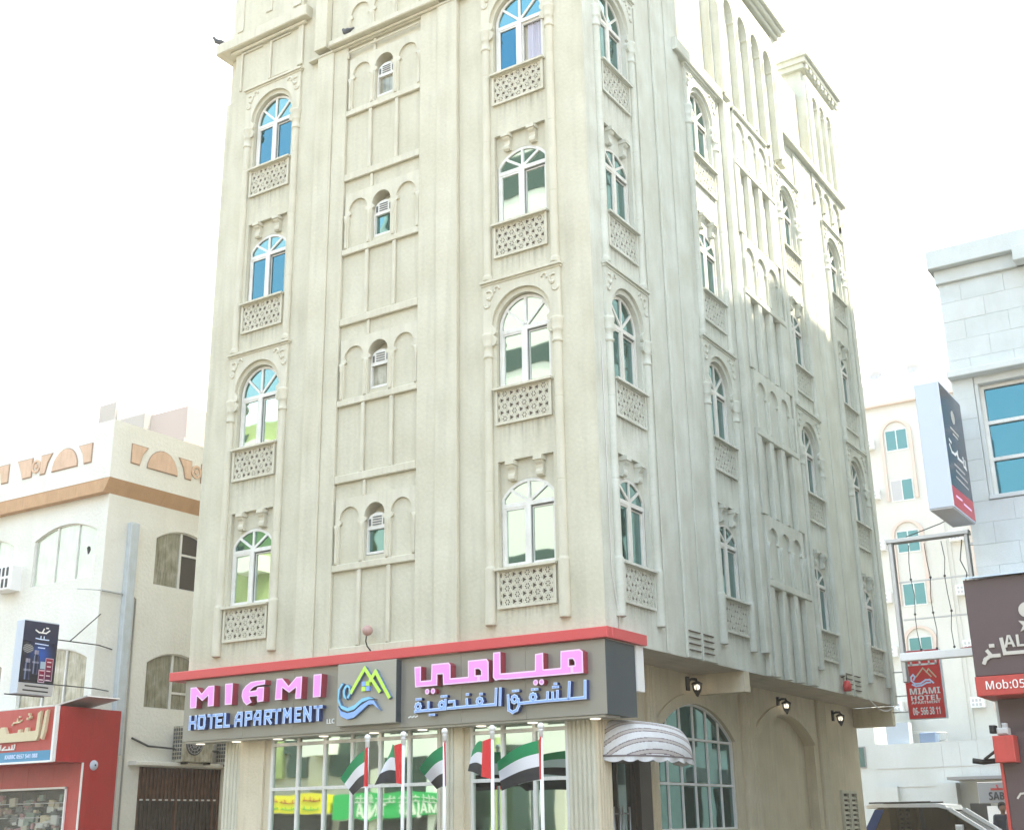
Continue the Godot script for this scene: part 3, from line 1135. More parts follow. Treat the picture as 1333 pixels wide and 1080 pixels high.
func hotel_ground():
	var m: Material = M.lower_plaster
	var s := sb()
	box(s, -8.40, -0.12, -15.40, -1.36, 4.126, -0.62)
	obj("ground_floor_wall", s, m, hotel)
	# street front: piers and glazing
	fluted("pier", FX, -8.46, -8.02, -0.11, 4.12, -0.75, -0.33, 5, M.trim)
	s = sb()
	box(s, -8.018, -0.11, -0.75, -7.42, 4.12, -0.29)
	box(s, -7.418, -0.11, -0.62, -7.26, 4.12, -0.34)
	obj("pier", s, m, hotel)
	fluted("pier", FX, -3.43, -3.08, -0.11, 4.12, -0.62, -0.26, 4, M.trim)
	s = sb()
	box(s, -3.078, -0.11, -0.62, -2.90, 4.12, -0.24)
	box(s, -2.898, -0.11, -0.62, -2.80, 4.12, -0.30)
	obj("pier", s, m, hotel)
	fluted("pier", FX, -0.94, -0.43, -0.11, 4.12, -0.80, -0.33, 6, M.trim)
	fluted("pier", Transform3D(SX.basis, Vector3(-0.43, 0, 0)), 0.335, 0.795, -0.11, 4.12, -0.3, 0.004, 5, m)
	shop_window(FX, -7.24, -3.45, [0.25, 2.07, 2.85, 2.98], 6, -0.36, M.glass_clear)
	shop_window(FX, -2.78, -0.95, [0.25, 2.09, 2.85, 2.98], 3, -0.36, M.glass_clear)
	# lane front, set back under the upper storeys
	var X := Transform3D(SX.basis, Vector3(-1.05, 0, 0))
	s = sb()
	var big := segment_line(1.79, 1.25, 2.93, 0.63, 16)
	wall_cell(s, 5.45, 3.2, 7.64, -0.11, 4.126, big, 0.0, 0.3)
	var blind := segment_line(1.80, 0.3, 3.05, 0.60, 16)
	wall_cell(s, 10.26, 7.64, 12.35, -0.11, 4.126, blind, 0.0, 0.24)
	rect(s, 12.35, -0.11, 15.43, 4.126)
	rect(s, 0.8, 2.45, 3.2, 4.126)
	rect(s, 0.8, -0.11, 1.45, 2.45)
	quad(s, Vector3(15.43, -0.11, 0), Vector3(15.43, -0.11, -7.3), Vector3(15.43, 4.126, -7.3), Vector3(15.43, 4.126, 0))
	obj("lane_wall", s, m, hotel, X)
	# mouldings round the two arches
	for q in [[5.45, big], [10.26, blind]]:
		s = sb()
		var line: PackedVector2Array = q[1]
		var i := PackedVector2Array()
		var o := PackedVector2Array()
		for p in mirrored(line):
			if p.y > 2.4:
				i.append(p + Vector2(q[0], 0))
				var d := Vector2(p.x, (p.y - 1.0) * 0.9).normalized()
				o.append(p + Vector2(q[0], 0) + d * Vector2(0.2, 0.2))
		ring(s, o, i, 0.0, 0.05, false)
		obj("arch_moulding", s, m, hotel, X)
	fluted("pilaster", X, 7.66, 8.38, -0.11, 4.12, 0.0, 0.05, 5, m)
	fluted("pilaster", X, 12.36, 12.92, -0.11, 4.12, 0.0, 0.05, 4, m)
	fluted("pilaster", X, 3.28, 3.62, -0.11, 4.12, 0.0, 0.06, 3, m)
	# big arched window
	s = sb()
	var full := PackedVector2Array()
	for p in mirrored(big):
		full.append(p + Vector2(5.45, 0))
	var inner := PackedVector2Array()
	for p in mirrored(segment_line(1.755, 1.285, 2.93, 0.595, 16)):
		inner.append(p + Vector2(5.45, 0))
	ring(s, full, inner, -0.12, -0.03)
	var us := [3.68, 4.25, 4.85, 5.45, 6.06, 6.64, 7.22]
	for i in range(1, 6):
		box(s, us[i] - 0.015, 1.28, -0.09, us[i] + 0.015, 2.93 + 0.63 - pow(absf(us[i] - 5.45), 2) * 0.2, -0.05)
	for v in [2.07, 2.90]:
		box(s, 3.7, v - 0.02, -0.089, 7.2, v + 0.02, -0.047)
	var w := obj("arched_shop_window", s, M.white_paint, hotel, X)
	for i in 6:
		for j in 3:
			var lo: float = [1.28, 2.10, 2.93][j]
			var hi: float = [2.04, 2.87, 4.0][j]
			var cell := pv([us[i] + 0.03, lo, us[i + 1] - 0.03, lo, us[i + 1] - 0.03, hi, us[i] + 0.03, hi])
			for g in Geometry2D.intersect_polygons(cell, inner):
				s = sb()
				prism(s, g, -0.09, -0.08)
				obj("pane", s, M.glass_low, w)
	s = sb()
	box(s, 3.3, -0.1, -0.4, 7.6, 4.1, -0.301)
	box(s, 8.3, -0.1, -0.4, 12.2, 4.1, -0.241)
	obj("inner_wall", s, m, hotel, X)
	# beam, back beam
	s = sb()
	box(s, -1.3, 3.74, -5.76, 0.0, 4.124, -5.50)
	obj("beam", s, m, hotel)
	s = sb()
	box(s, -1.04, 3.62, -15.46, -0.03, 4.10, -15.2)
	obj("beam", s, m, hotel)
	# entrance door
	s = sb()
	ring(s, pv([1.46, 0.0, 2.78, 0.0, 2.78, 2.44, 1.46, 2.44]), pv([1.53, 0.08, 2.71, 0.08, 2.71, 2.37, 1.53, 2.37]), -0.1, 0.02)
	box(s, 2.09, 0.08, -0.08, 2.15, 2.37, 0.015)
	box(s, 2.80, -0.1, -0.2, 3.24, 2.45, 0.10)
	var d := obj("door", s, M.door_wood, hotel, X)
	for q in [[1.53, 2.09], [2.15, 2.71]]:
		s = sb()
		box(s, q[0], 0.08, -0.05, q[1], 2.37, -0.04)
		obj("pane", s, M.glass_dark, d)
	for u in [1.86, 2.06, 2.18, 2.42]:
		s = sb(true)
		tube(s, [Vector3(u, 0.75, 0.07), Vector3(u, 1.66, 0.07)], 0.016)
		tube(s, [Vector3(u, 1.55, -0.04), Vector3(u, 1.55, 0.07)], 0.01)
		obj("handle", s, M.steel, d)
	# louvred shutter near the back
	s = sb()
	for q in [[13.62, 14.18], [14.22, 14.78]]:
		ring(s, pv([q[0], 0.4, q[1], 0.4, q[1], 2.06, q[0], 2.06]), pv([q[0] + 0.07, 0.47, q[1] - 0.07, 0.47, q[1] - 0.07, 1.99, q[0] + 0.07, 1.99]), 0.0, 0.07)
	var sh := obj("louvred_shutter", s, M.trim, hotel, X)
	for q in [[13.69, 14.11], [14.29, 14.71]]:
		for i in 13:
			s = sb()
			var v: float = 0.50 + i * 0.115
			prism(s, pv([0.0, v, 0.05, v - 0.03, 0.06, v - 0.015, 0.0, v + 0.05]), q[0], q[1], Transform3D(Basis(Vector3(0, 0, 1), Vector3(0, 1, 0), Vector3(1, 0, 0)), Vector3.ZERO))
			obj("slat", s, M.trim, sh)
	s = sb()
	box(s, 13.64, 0.45, 0.001, 14.76, 2.0, 0.006)
	obj("backing", s, M.hollow, sh)


# ------------------------------------------------------------------ the hotel's sign
func letter(parent: Node, polys: Array, z0: float, z1: float, face_m: Material, side_m: Material, edge_m: Material):
	var s := sb()
	var f := sb()
	var e := sb()
	for p in polys:
		prism(s, p, z0, z1)
		face(e, p, z1 + 0.004)
		for g in Geometry2D.offset_polygon(p, -0.022):
			if not Geometry2D.is_polygon_clockwise(g):
				face(f, g, z1 + 0.008)
			else:
				g.reverse()
				face(f, g, z1 + 0.008)
	var o := obj("letter", s, side_m, parent)
	obj("letter_edge", e, edge_m, o)
	obj("letter_face", f, face_m, o)


func stroke_letter(parent: Node, lines: Array, w: float, z0: float, z1: float):
	var s := sb()
	var e := sb()
	var f := sb()
	for l in lines:
		stroke(s, l, w, z0, z1)
		stroke(e, l, w, z1, z1 + 0.004)
		stroke(f, l, w * 0.5, z1, z1 + 0.009)
	var o := obj("letter", s, M.navy, parent)
	obj("letter_edge", e, M.pale_blue, o)
	obj("letter_face", f, M.sky_blue, o)


func circle(x: float, y: float, r: float, n := 12) -> Array:
	var p := []
	for i in n + 1:
		p.append_array([x + r * cos(TAU * i / n), y + r * sin(TAU * i / n)])
	return p


func hotel_sign():
	var g := thing("hotel_sign", "grey hotel fascia sign with pink and blue raised letters under a red strip", "sign")
	var s := sb()
	bevel_box(s, -9.24, 2.985, -0.30, 0.0, 4.13, 0.042, 0.008)
	obj("sign_board", s, M.board_dark, g)
	for q in [[-9.24, -7.66], [-7.66, -6.42], [-6.42, -5.30], [-5.30, -3.95], [-3.95, -2.72], [-2.72, -1.46], [-1.46, 0.0]]:
		s = sb()
		bevel_box(s, q[0] + 0.002, 2.986, 0.0, q[1] - 0.002, 4.129, 0.05, 0.003)
		obj("panel", s, M.board_grey, g)
	s = sb()
	box(s, 0.0, 2.988, -0.93, 0.012, 4.12, 0.046)
	box(s, -0.3, 2.988, -0.92, -0.002, 4.12, -0.305)
	obj("end_board", s, M.board_dark, g)
	s = sb()
	bevel_box(s, -9.62, 4.135, -0.02, 0.10, 4.305, 0.15, 0.01)
	bevel_box(s, -0.02, 4.136, -1.22, 0.105, 4.306, -0.025, 0.01)
	bevel_box(s, -9.62, 4.134, -0.36, -9.40, 4.319, -0.03, 0.01)
	obj("red_strip", s, M.red_trim, g)
	s = sb()
	box(s, -0.05, 3.40, -1.2, 0.03, 4.13, -0.95)
	obj("end_post", s, M.white_paint, g)
	s = sb()
	box(s, -9.2, 2.95, -0.46, -0.05, 2.984, 0.02)
	obj("under_board", s, M.board_light, g)
	for x in [-9.0, -8.05, -7.0, -5.9, -4.75, -3.7, -2.5, -1.5, -0.35]:
		s = sb(true)
		lathe(s, [Vector2(0, 0.012), Vector2(0.075, 0.0), Vector2(0.09, 0.012)], 14, Vector3(x, 2.936, -0.2))
		obj("downlight", s, M.lamp_glow, g)
	# MIAMI
	for l in [[[-8.94, 3.97, -8.78, 3.97, -8.63, 3.84, -8.46, 3.97, -8.30, 3.97, -8.29, 3.59, -8.45, 3.59, -8.45, 3.79, -8.60, 3.70, -8.75, 3.80, -8.75, 3.58, -8.92, 3.58]],
			[[-8.02, 3.98, -7.82, 3.98, -7.82, 3.59, -8.00, 3.59]],
			[[-7.44, 3.55, -7.53, 3.62, -7.58, 3.73, -7.56, 3.83, -7.48, 3.91, -7.36, 3.97, -7.20, 3.98, -7.00, 3.98, -7.00, 3.90, -7.18, 3.89, -7.28, 3.87, -7.36, 3.82, -7.37, 3.80, -7.21, 3.81, -7.19, 3.86, -7.02, 3.86, -7.02, 3.60, -7.18, 3.59, -7.18, 3.70, -7.37, 3.70, -7.36, 3.66, -7.31, 3.60]],
			[[-6.72, 3.98, -6.58, 3.98, -6.42, 3.83, -6.24, 3.98, -6.10, 3.98, -6.11, 3.59, -6.25, 3.59, -6.24, 3.79, -6.40, 3.71, -6.57, 3.81, -6.57, 3.60, -6.74, 3.60]],
			[[-5.83, 3.99, -5.64, 3.99, -5.65, 3.59, -5.83, 3.59]]]:
		var polys := []
		for a in l:
			polys.append(pv(a))
		letter(g, polys, 0.05, 0.20, M.pink, M.maroon, M.pink_edge)
	# HOTEL APARTMENT
	var font := {"H": [[0, 0, 0, 1], [1, 0.05, 1, 1], [0, 0.5, 1, 0.5]], "O": [[0.1, 0, 0, 0.2, 0, 0.8, 0.1, 1, 0.9, 1, 1, 0.8, 1, 0.2, 0.9, 0, 0.1, 0]], "T": [[0, 1, 1, 1], [0.5, 1, 0.5, 0]],
		"E": [[1, 1, 0, 1, 0, 0, 1, 0], [0, 0.5, 0.8, 0.5]], "L": [[0, 1, 0, 0, 1, 0]], "A": [[0, 0, 0.1, 0.7, 0.4, 1, 1, 1, 1, 0], [0, 0.42, 1, 0.42]], "P": [[0, 0, 0, 1, 1, 1, 1, 0.5, 0, 0.45]],
		"R": [[0, 0, 0, 1, 1, 1, 1, 0.5, 0, 0.45], [0.4, 0.45, 1, 0]], "M": [[0, 0, 0.05, 1, 0.5, 0.45, 0.95, 1, 1, 0]], "N": [[0, 0, 0, 1, 1, 0, 1, 1]]}
	for q in [["H", -8.97, 0.17], ["O", -8.73, 0.17], ["T", -8.48, 0.18], ["E", -8.26, 0.15], ["L", -8.05, 0.13], ["A", -7.77, 0.17], ["P", -7.51, 0.15], ["A", -7.29, 0.16], ["R", -7.03, 0.16], ["T", -6.83, 0.18], ["M", -6.57, 0.18], ["E", -6.29, 0.13], ["N", -6.08, 0.16], ["T", -5.84, 0.17]]:
		var lines := []
		for l in font[q[0]]:
			var o := []
			for i in range(0, l.size(), 2):
				o.append(q[1] + 0.02 + l[i] * (q[2] - 0.02))
				o.append(3.21 + l[i + 1] * 0.215)
			lines.append(o)
		stroke_letter(g, lines, 0.055, 0.05, 0.15)
	# the pink word on the right
	letter(g, [pv([-3.58, 3.95, -3.44, 3.95, -3.44, 3.71, -3.23, 3.71, -3.22, 3.97, -2.87, 3.97, -2.83, 3.93, -2.83, 3.71, -2.48, 3.71, -2.48, 3.97, -2.11, 3.97, -2.07, 3.92, -2.07, 3.61, -2.269, 3.61, -2.269, 3.72, -2.22, 3.72, -2.22, 3.78, -2.26, 3.82, -2.33, 3.82, -2.33, 3.72, -2.271, 3.72, -2.271, 3.61, -2.98, 3.61, -2.99, 3.79, -3.10, 3.79, -3.10, 3.61, -3.56, 3.61])], 0.05, 0.20, M.pink, M.maroon, M.pink_edge)
	letter(g, [pv([-1.98, 4.06, -1.84, 4.06, -1.84, 3.715, -1.72, 3.715, -1.19, 3.715, -1.18, 3.97, -1.03, 3.98, -1.03, 3.72, -0.72, 3.72, -0.71, 3.98, -0.37, 3.98, -0.31, 3.94, -0.31, 3.61, -0.509, 3.61, -0.509, 3.74, -0.46, 3.74, -0.46, 3.79, -0.49, 3.84, -0.56, 3.84, -0.56, 3.74, -0.511, 3.74, -0.511, 3.61, -1.72, 3.61, -1.84, 3.62, -1.94, 3.61, -1.99, 3.66])], 0.05, 0.20, M.pink, M.maroon, M.pink_edge)
	for x in [-3.33, -3.21, -1.20, -1.09]:
		letter(g, [pv(circle(x, 3.53, 0.048, 12).slice(0, 24))], 0.05, 0.17, M.pink, M.maroon, M.pink_edge)
	# the blue words under it
	for l in [[[-0.32, 3.49, -0.33, 3.245, -0.62, 3.24]], [[-0.60, 3.49, -0.62, 3.24, -1.01, 3.24]], [[-1.01, 3.24, -1.00, 3.36], [-0.91, 3.24, -0.91, 3.35], [-0.83, 3.24, -0.82, 3.37]],
			[[-1.01, 3.24, -1.25, 3.235, -1.53, 3.23], circle(-1.27, 3.31, 0.05, 8)], [circle(-1.62, 3.30, 0.05, 8), [-1.55, 3.29, -1.54, 3.20, -1.58, 3.13, -1.66, 3.10, -1.73, 3.14, -1.74, 3.36]],
			[[-1.89, 3.48, -1.90, 3.235]], [[-1.97, 3.48, -1.985, 3.24, -2.23, 3.24, -2.53, 3.24, -2.90, 3.235], circle(-2.29, 3.31, 0.05, 8), [-2.54, 3.24, -2.55, 3.35]], [[-2.92, 3.235, -2.79, 3.235, -2.80, 3.34, -2.90, 3.34]],
			[[-2.98, 3.37, -2.98, 3.23, -3.57, 3.225, -3.60, 3.22], circle(-3.05, 3.30, 0.05, 8), [-3.33, 3.225, -3.33, 3.35], circle(-3.54, 3.30, 0.05, 8)]]:
		stroke_letter(g, l, 0.048, 0.05, 0.14)
	for q in [[-0.89, 3.44], [-0.83, 3.44], [-0.86, 3.49], [-1.28, 3.43], [-1.21, 3.43], [-1.64, 3.43], [-1.57, 3.43], [-2.98, 3.435], [-3.05, 3.435], [-2.54, 3.435], [-2.27, 3.425], [-3.57, 3.42], [-3.51, 3.42], [-3.29, 3.15], [-3.23, 3.15]]:
		stroke_letter(g, [[q[0] - 0.014, q[1], q[0] + 0.014, q[1]]], 0.04, 0.05, 0.13)
	# small white writing
	text("small_writing", "LLC", 0.08, 0.01, M.white_paint, g, at(-5.53, 3.17, 0.056))
	s = sb()
	for x in [-3.78, -3.71, -3.64]:
		stroke(s, [x - 0.02, 3.14, x + 0.02, 3.155], 0.022, 0.05, 0.058)
	obj("small_writing", s, M.white_paint, g)
	# logo on its own raised board
	s = sb()
	bevel_box(s, -5.28, 3.06, 0.052, -3.98, 4.12, 0.19, 0.008)
	var lb := obj("logo_board", s, M.board_light, g)
	s = sb()
	box(s, -3.98, 3.07, 0.05, -3.972, 4.11, 0.185)
	obj("board_edge", s, M.board_dark, lb)
	for q in [[[-4.91, 3.62, -4.62, 4.0, -4.29, 3.60], 0.06], [[-4.49, 3.79, -4.38, 3.93, -4.08, 3.49], 0.06]]:
		s = sb()
		stroke(s, q[0], q[1], 0.19, 0.25)
		var r := obj("logo_roof", s, M.slate, g)
		s = sb()
		stroke(s, q[0], q[1], 0.2505, 0.256)
		obj("roof_face", s, M.lime, r)
	for q in [[-4.69, 3.705, "sky_blue"], [-4.60, 3.705, "lime"], [-4.69, 3.62, "lime"], [-4.60, 3.62, "sky_blue"]]:
		s = sb()
		box(s, q[0], q[1], 0.19, q[0] + 0.08, q[1] + 0.075, 0.24)
		obj("logo_window", s, M[q[2]], g)
	for q in [[pv([-5.0, 3.49, -5.08, 3.53, -5.10, 3.64, -5.06, 3.73, -5.0, 3.76, -4.93, 3.71, -4.92, 3.58, -4.97, 3.50, -5.01, 3.54, -4.96, 3.6, -4.97, 3.69, -5.0, 3.71, -5.04, 3.67, -5.05, 3.6]), "cyan"],
			[pv([-5.08, 3.77, -5.16, 3.68, -5.18, 3.52, -5.12, 3.41, -4.98, 3.36, -4.83, 3.40, -4.67, 3.50, -4.52, 3.52, -4.37, 3.47, -4.50, 3.47, -4.66, 3.43, -4.83, 3.32, -4.98, 3.29, -5.13, 3.35, -5.21, 3.48, -5.21, 3.68, -5.13, 3.79]), "cyan"],
			[pv([-5.20, 3.40, -5.12, 3.31, -4.98, 3.27, -4.84, 3.29, -4.68, 3.39, -4.51, 3.46, -4.40, 3.45, -4.26, 3.27, -4.29, 3.29, -4.42, 3.385, -4.53, 3.38, -4.68, 3.28, -4.84, 3.18, -4.99, 3.16, -5.13, 3.22]), "sky_blue"]]:
		s = sb()
		prism(s, q[0], 0.19, 0.25)
		var w := obj("logo_wave", s, M.slate, g)
		s = sb()
		for gpoly in Geometry2D.offset_polygon(q[0], -0.004):
			face(s, gpoly, 0.256)
		obj("wave_face", s, M[q[1]], w)


# ------------------------------------------------------------------ white building on the left
func white_building():
	var o := thing("white_building", "low white building with peach band and arched windows left of the hotel", "building")
	var m: Material = M.white_wall
	var s := sb()
	var zf := -1.5
	var xr := -13.95
	box(s, -32, -0.11, -16, xr - 0.12, 8.95, zf - 0.12)
	obj("core", s, m, o)
	# street face with arched windows
	s = sb()
	var wins := [[-15.41, 7.0, 8.12, 0.28, 1.14], [-18.5, 7.0, 8.12, 0.28, 1.14], [-21.6, 7.0, 8.12, 0.28, 1.14], [-15.41, 4.12, 5.14, 0.28, 1.2], [-18.5, 4.12, 5.14, 0.28, 1.2], [-21.6, 4.12, 5.14, 0.28, 1.2]]
	for i in 6:
		var q: Array = wins[i]
		var lo := 6.2 if i < 3 else 3.0
		var hi := 8.95 if i < 3 else 6.2
		var u0: float = q[0] - 1.545
		var u1: float = q[0] + (1.46 if i % 3 == 0 else 1.545)
		wall_cell(s, q[0], u0, u1, lo, hi, segment_line(q[4], q[1], q[2], q[3]), 0.0, 0.11)
	rect(s, -32, 3.0, -23.145, 8.95)
	rect(s, -32, -0.11, xr, 3.0)
	obj("wall", s, m, o, at(0, 0, zf))
	for i in 6:
		var q: Array = wins[i]
		var xf := at(q[0], 0, zf)
		s = sb()
		var out := mirrored(segment_line(q[4], q[1], q[2], q[3]))
		var inn := mirrored(segment_line(q[4] - 0.03, q[1] + 0.03, q[2], q[3] - 0.03))
		ring(s, out, inn, -0.09, -0.05)
		for u in [-0.34, 0.42]:
			box(s, u - 0.025, q[1], -0.09, u + 0.025, q[2] + q[3] - u * u * 0.2, -0.045)
		var w := obj("window", s, M.white_frame, o, xf)
		var e := [-q[4], -0.34, 0.42, q[4]]
		for k in 3:
			for g in Geometry2D.intersect_polygons(pv([e[k], q[1], e[k + 1], q[1], e[k + 1], q[2] + 0.5, e[k], q[2] + 0.5]), inn):
				s = sb()
				prism(s, g, -0.085, -0.075)
				obj("pane", s, M.green_pane if i < 3 else M.dirty_pane, w)
	# face along the alley
	var X := Transform3D(SX.basis, Vector3(xr, 0, 0))
	s = sb()
	for q in [[3.92, 7.0, 8.15, 6.2, 8.95], [3.92, 4.1, 5.15, 2.9, 6.2]]:
		wall_cell(s, q[0], 1.5, 6.3, q[3], q[4], segment_line(0.90, q[1], q[2], 0.28), 0.0, 0.11)
	rect(s, 6.3, 2.9, 16, 8.95)
	rect(s, 5.62, -0.11, 16, 2.9)
	rect(s, 1.5, -0.11, 3.04, 2.9)
	rect(s, 3.04, 2.79, 5.62, 2.9)
	obj("wall", s, m, o, X)
	for q in [[3.92, 7.0, 8.15], [3.92, 4.1, 5.15]]:
		s = sb()
		var out := mirrored(segment_line(0.90, q[1], q[2], 0.28))
		var inn := mirrored(segment_line(0.87, q[1] + 0.03, q[2], 0.25))
		ring(s, out, inn, -0.09, -0.05)
		box(s, -0.10, q[1], -0.09, -0.04, q[2] + 0.27, -0.042)
		box(s, -0.04, q[2] - 0.3 if q[1] > 5 else q[1] + 0.38, -0.088, 0.87, q[2] - 0.25 if q[1] > 5 else q[1] + 0.43, -0.043)
		var w := obj("window", s, M.white_frame, o, X * at(q[0], 0, 0))
		var cut: float = q[2] - 0.27 if q[1] > 5 else q[1] + 0.40
		for c in [[-0.9, -0.07, q[1], q[2] + 0.5, M.dirty_pane], [-0.07, 0.9, q[1], cut, M.door_wood if q[1] > 5 else M.dirty_pane], [-0.07, 0.9, cut, q[2] + 0.5, M.door_wood if q[1] > 5 else M.dirty_pane]]:
			for g in Geometry2D.intersect_polygons(pv([c[0], c[2], c[1], c[2], c[1], c[3], c[0], c[3]]), inn):
				s = sb()
				prism(s, g, -0.085, -0.075)
				obj("pane", s, c[4], w)
	# peach band and parapet, both faces
	s = sb()
	prism(s, pv([-16.0, 8.95, zf, 8.95, zf + 0.2, 9.28, -16.0, 9.28]), -32, xr, Transform3D(Basis(Vector3(0, 0, 1), Vector3(0, 1, 0), Vector3(1, 0, 0)), Vector3.ZERO))
	prism(s, pv([-32, 8.952, xr + 0.001, 8.952, xr + 0.2, 9.279, -32, 9.279]), -16, zf + 0.19)
	obj("band", s, M.peach_dark, o)
	s = sb()
	box(s, -32, 9.281, -16, xr + 0.2, 10.70, zf + 0.2)
	obj("parapet", s, m, o)
	# raised peach panels: half circles, flared pieces and rosettes
	for q in [[FX, Vector3(0, 0, zf + 0.2), -1.0, [-14.45, -17.62, -20.8]], [SX, Vector3(xr + 0.2, 0, 0), 1.0, [1.86, 5.0, 8.1]]]:
		var X2 := Transform3D(q[0].basis, q[1])
		var sg: float = q[2]
		for c in q[3]:
			var list := []
			list.append(pv([c, 10.24, c + sg * 0.52, 10.24, c + sg * 0.36, 10.02, c + sg * 0.28, 9.74, c, 9.74]))
			var d := PackedVector2Array()
			for i in 13:
				var a := PI * i / 12.0
				d.append(Vector2(c + sg * (0.99 + 0.49 * cos(a)), 9.73 + 0.54 * sin(a)))
			list.append(d)
			list.append(pv([c + sg * 1.48, 10.24, c + sg * 1.93, 10.24, c + sg * 1.93, 9.73, c + sg * 1.72, 9.73, c + sg * 1.64, 10.0]))
			list.append(pv([c + sg * 2.24, 10.24, c + sg * 2.86, 10.24, c + sg * 2.72, 10.0, c + sg * 2.60, 9.73, c + sg * 2.24, 9.73]))
			for p in list:
				s = sb()
				prism(s, p, 0.001, 0.012)
				var j := obj("relief_panel", s, M.joint, o, X2)
				s = sb()
				for gp in Geometry2D.offset_polygon(p, -0.022):
					if gp.size() > 2:
						prism(s, gp, 0.0125, 0.03)
				obj("relief_face", s, M.peach, j)
			s = sb()
			var o1 := pv(circle(c + sg * 2.085, 9.985, 0.17, 16).slice(0, 32))
			var o2 := pv(circle(c + sg * 2.085, 9.985, 0.11, 16).slice(0, 32))
			ring(s, o1, o2, 0.001, 0.035)
			prism(s, pv(circle(c + sg * 2.085, 9.985, 0.06, 10).slice(0, 20)), 0.001, 0.035)
			obj("rosette", s, M.peach, o, X2)
	# pipe, conduit, ledge over the gate
	s = sb()
	bevel_box(s, 2.10, 3.0, 0.0, 2.36, 8.35, 0.16, 0.02)
	bevel_box(s, 2.05, -0.1, 0.0, 2.33, 2.98, 0.14, 0.02)
	obj("downpipe", s, M.pipe_paint, o, X)
	s = sb(true)
	tube(s, [Vector3(2.54, -0.1, 0.04), Vector3(2.52, 4.0, 0.04), Vector3(2.50, 6.57, 0.04), Vector3(2.40, 6.62, 0.06), Vector3(1.5, 6.64, 0.05)], 0.022, 6)
	tube(s, [Vector3(1.48, 6.64, 0.04), Vector3(1.0, 6.63, -0.2)], 0.01, 6)
	obj("conduit", s, M.steel, o, X)
	s = sb()
	bevel_box(s, 2.7, 2.80, 0.0, 5.9, 2.89, 0.28, 0.01)
	obj("gate_lintel", s, m, o, X)
	# rusty gate with vertical bars above and a mesh below
	s = sb()
	box(s, 3.05, -0.1, -0.12, 5.62, 2.78, -0.10)
	var ga := obj("gate", s, M.dark_mesh, o, X)
	for i in 22:
		s = sb()
		var u := 3.10 + i * 0.115
		box(s, u, 2.08, -0.10, u + 0.055, 2.77, -0.06)
		obj("slat", s, M.rust_shutter, ga)
	for i in 22:
		s = sb()
		var u := 3.10 + i * 0.115
		box(s, u, 0.0, -0.098, u + 0.05, 2.02, -0.07)
		obj("slat", s, M.dark_mesh, ga)
	s = sb()
	for u in [3.05, 4.22, 5.40, 5.57]:
		box(s, u, -0.1, -0.099, u + 0.05, 2.78, -0.02)
	box(s, 3.05, 2.03, -0.097, 5.6, 2.075, -0.03)
	obj("gate_frame", s, M.rust_shutter, ga)
	s = sb()
	for i in 13:
		box(s, 3.14 + i * 0.19, 2.035, -0.03, 3.22 + i * 0.19, 2.07, -0.012)
	obj("gate_studs", s, M.wire_pale, ga)
	# roof wall and shed behind the parapet are far paler buildings of their own
	# hole broken in a pane
	s = sb()
	prism(s, pv([-14.67, 7.74, -14.62, 7.78, -14.56, 7.76, -14.53, 7.68, -14.57, 7.60, -14.62, 7.58, -14.64, 7.66]), zf - 0.074, zf - 0.068)
	obj("broken_hole", s, M.black, o)
	# air conditioner in the next window along the street
	wall_unit("window_unit", "white slotted window air conditioner at the left edge of the photo", Vector3(-17.65, 6.95, -1.55), 0.72, 0.60, 0.35)
	outdoor_unit("cooling_unit", "beige outdoor air conditioner over the rusty alley gate", X * at(3.92, 2.9, 0.06))
	outdoor_unit("cooling_unit", "second outdoor unit tucked behind the hotel pier in the alley", X * at(5.30, 2.88, 0.10))


func wall_unit(called: String, label: String, p: Vector3, w: float, h: float, d: float):
	var o := thing(called, label, "air conditioner", p)
	var s := sb()
	bevel_box(s, 0, 0, 0, w, h, d, 0.03)
	obj("case", s, M.white_paint, o)
	s = sb()
	for i in 4:
		for j in 2:
			box(s, 0.06 + i * (w - 0.1) / 4, 0.07 + j * h * 0.47, d, 0.06 + i * (w - 0.1) / 4 + 0.085, 0.07 + j * h * 0.47 + h * 0.36, d + 0.006)
	obj("slots", s, M.grille, o)


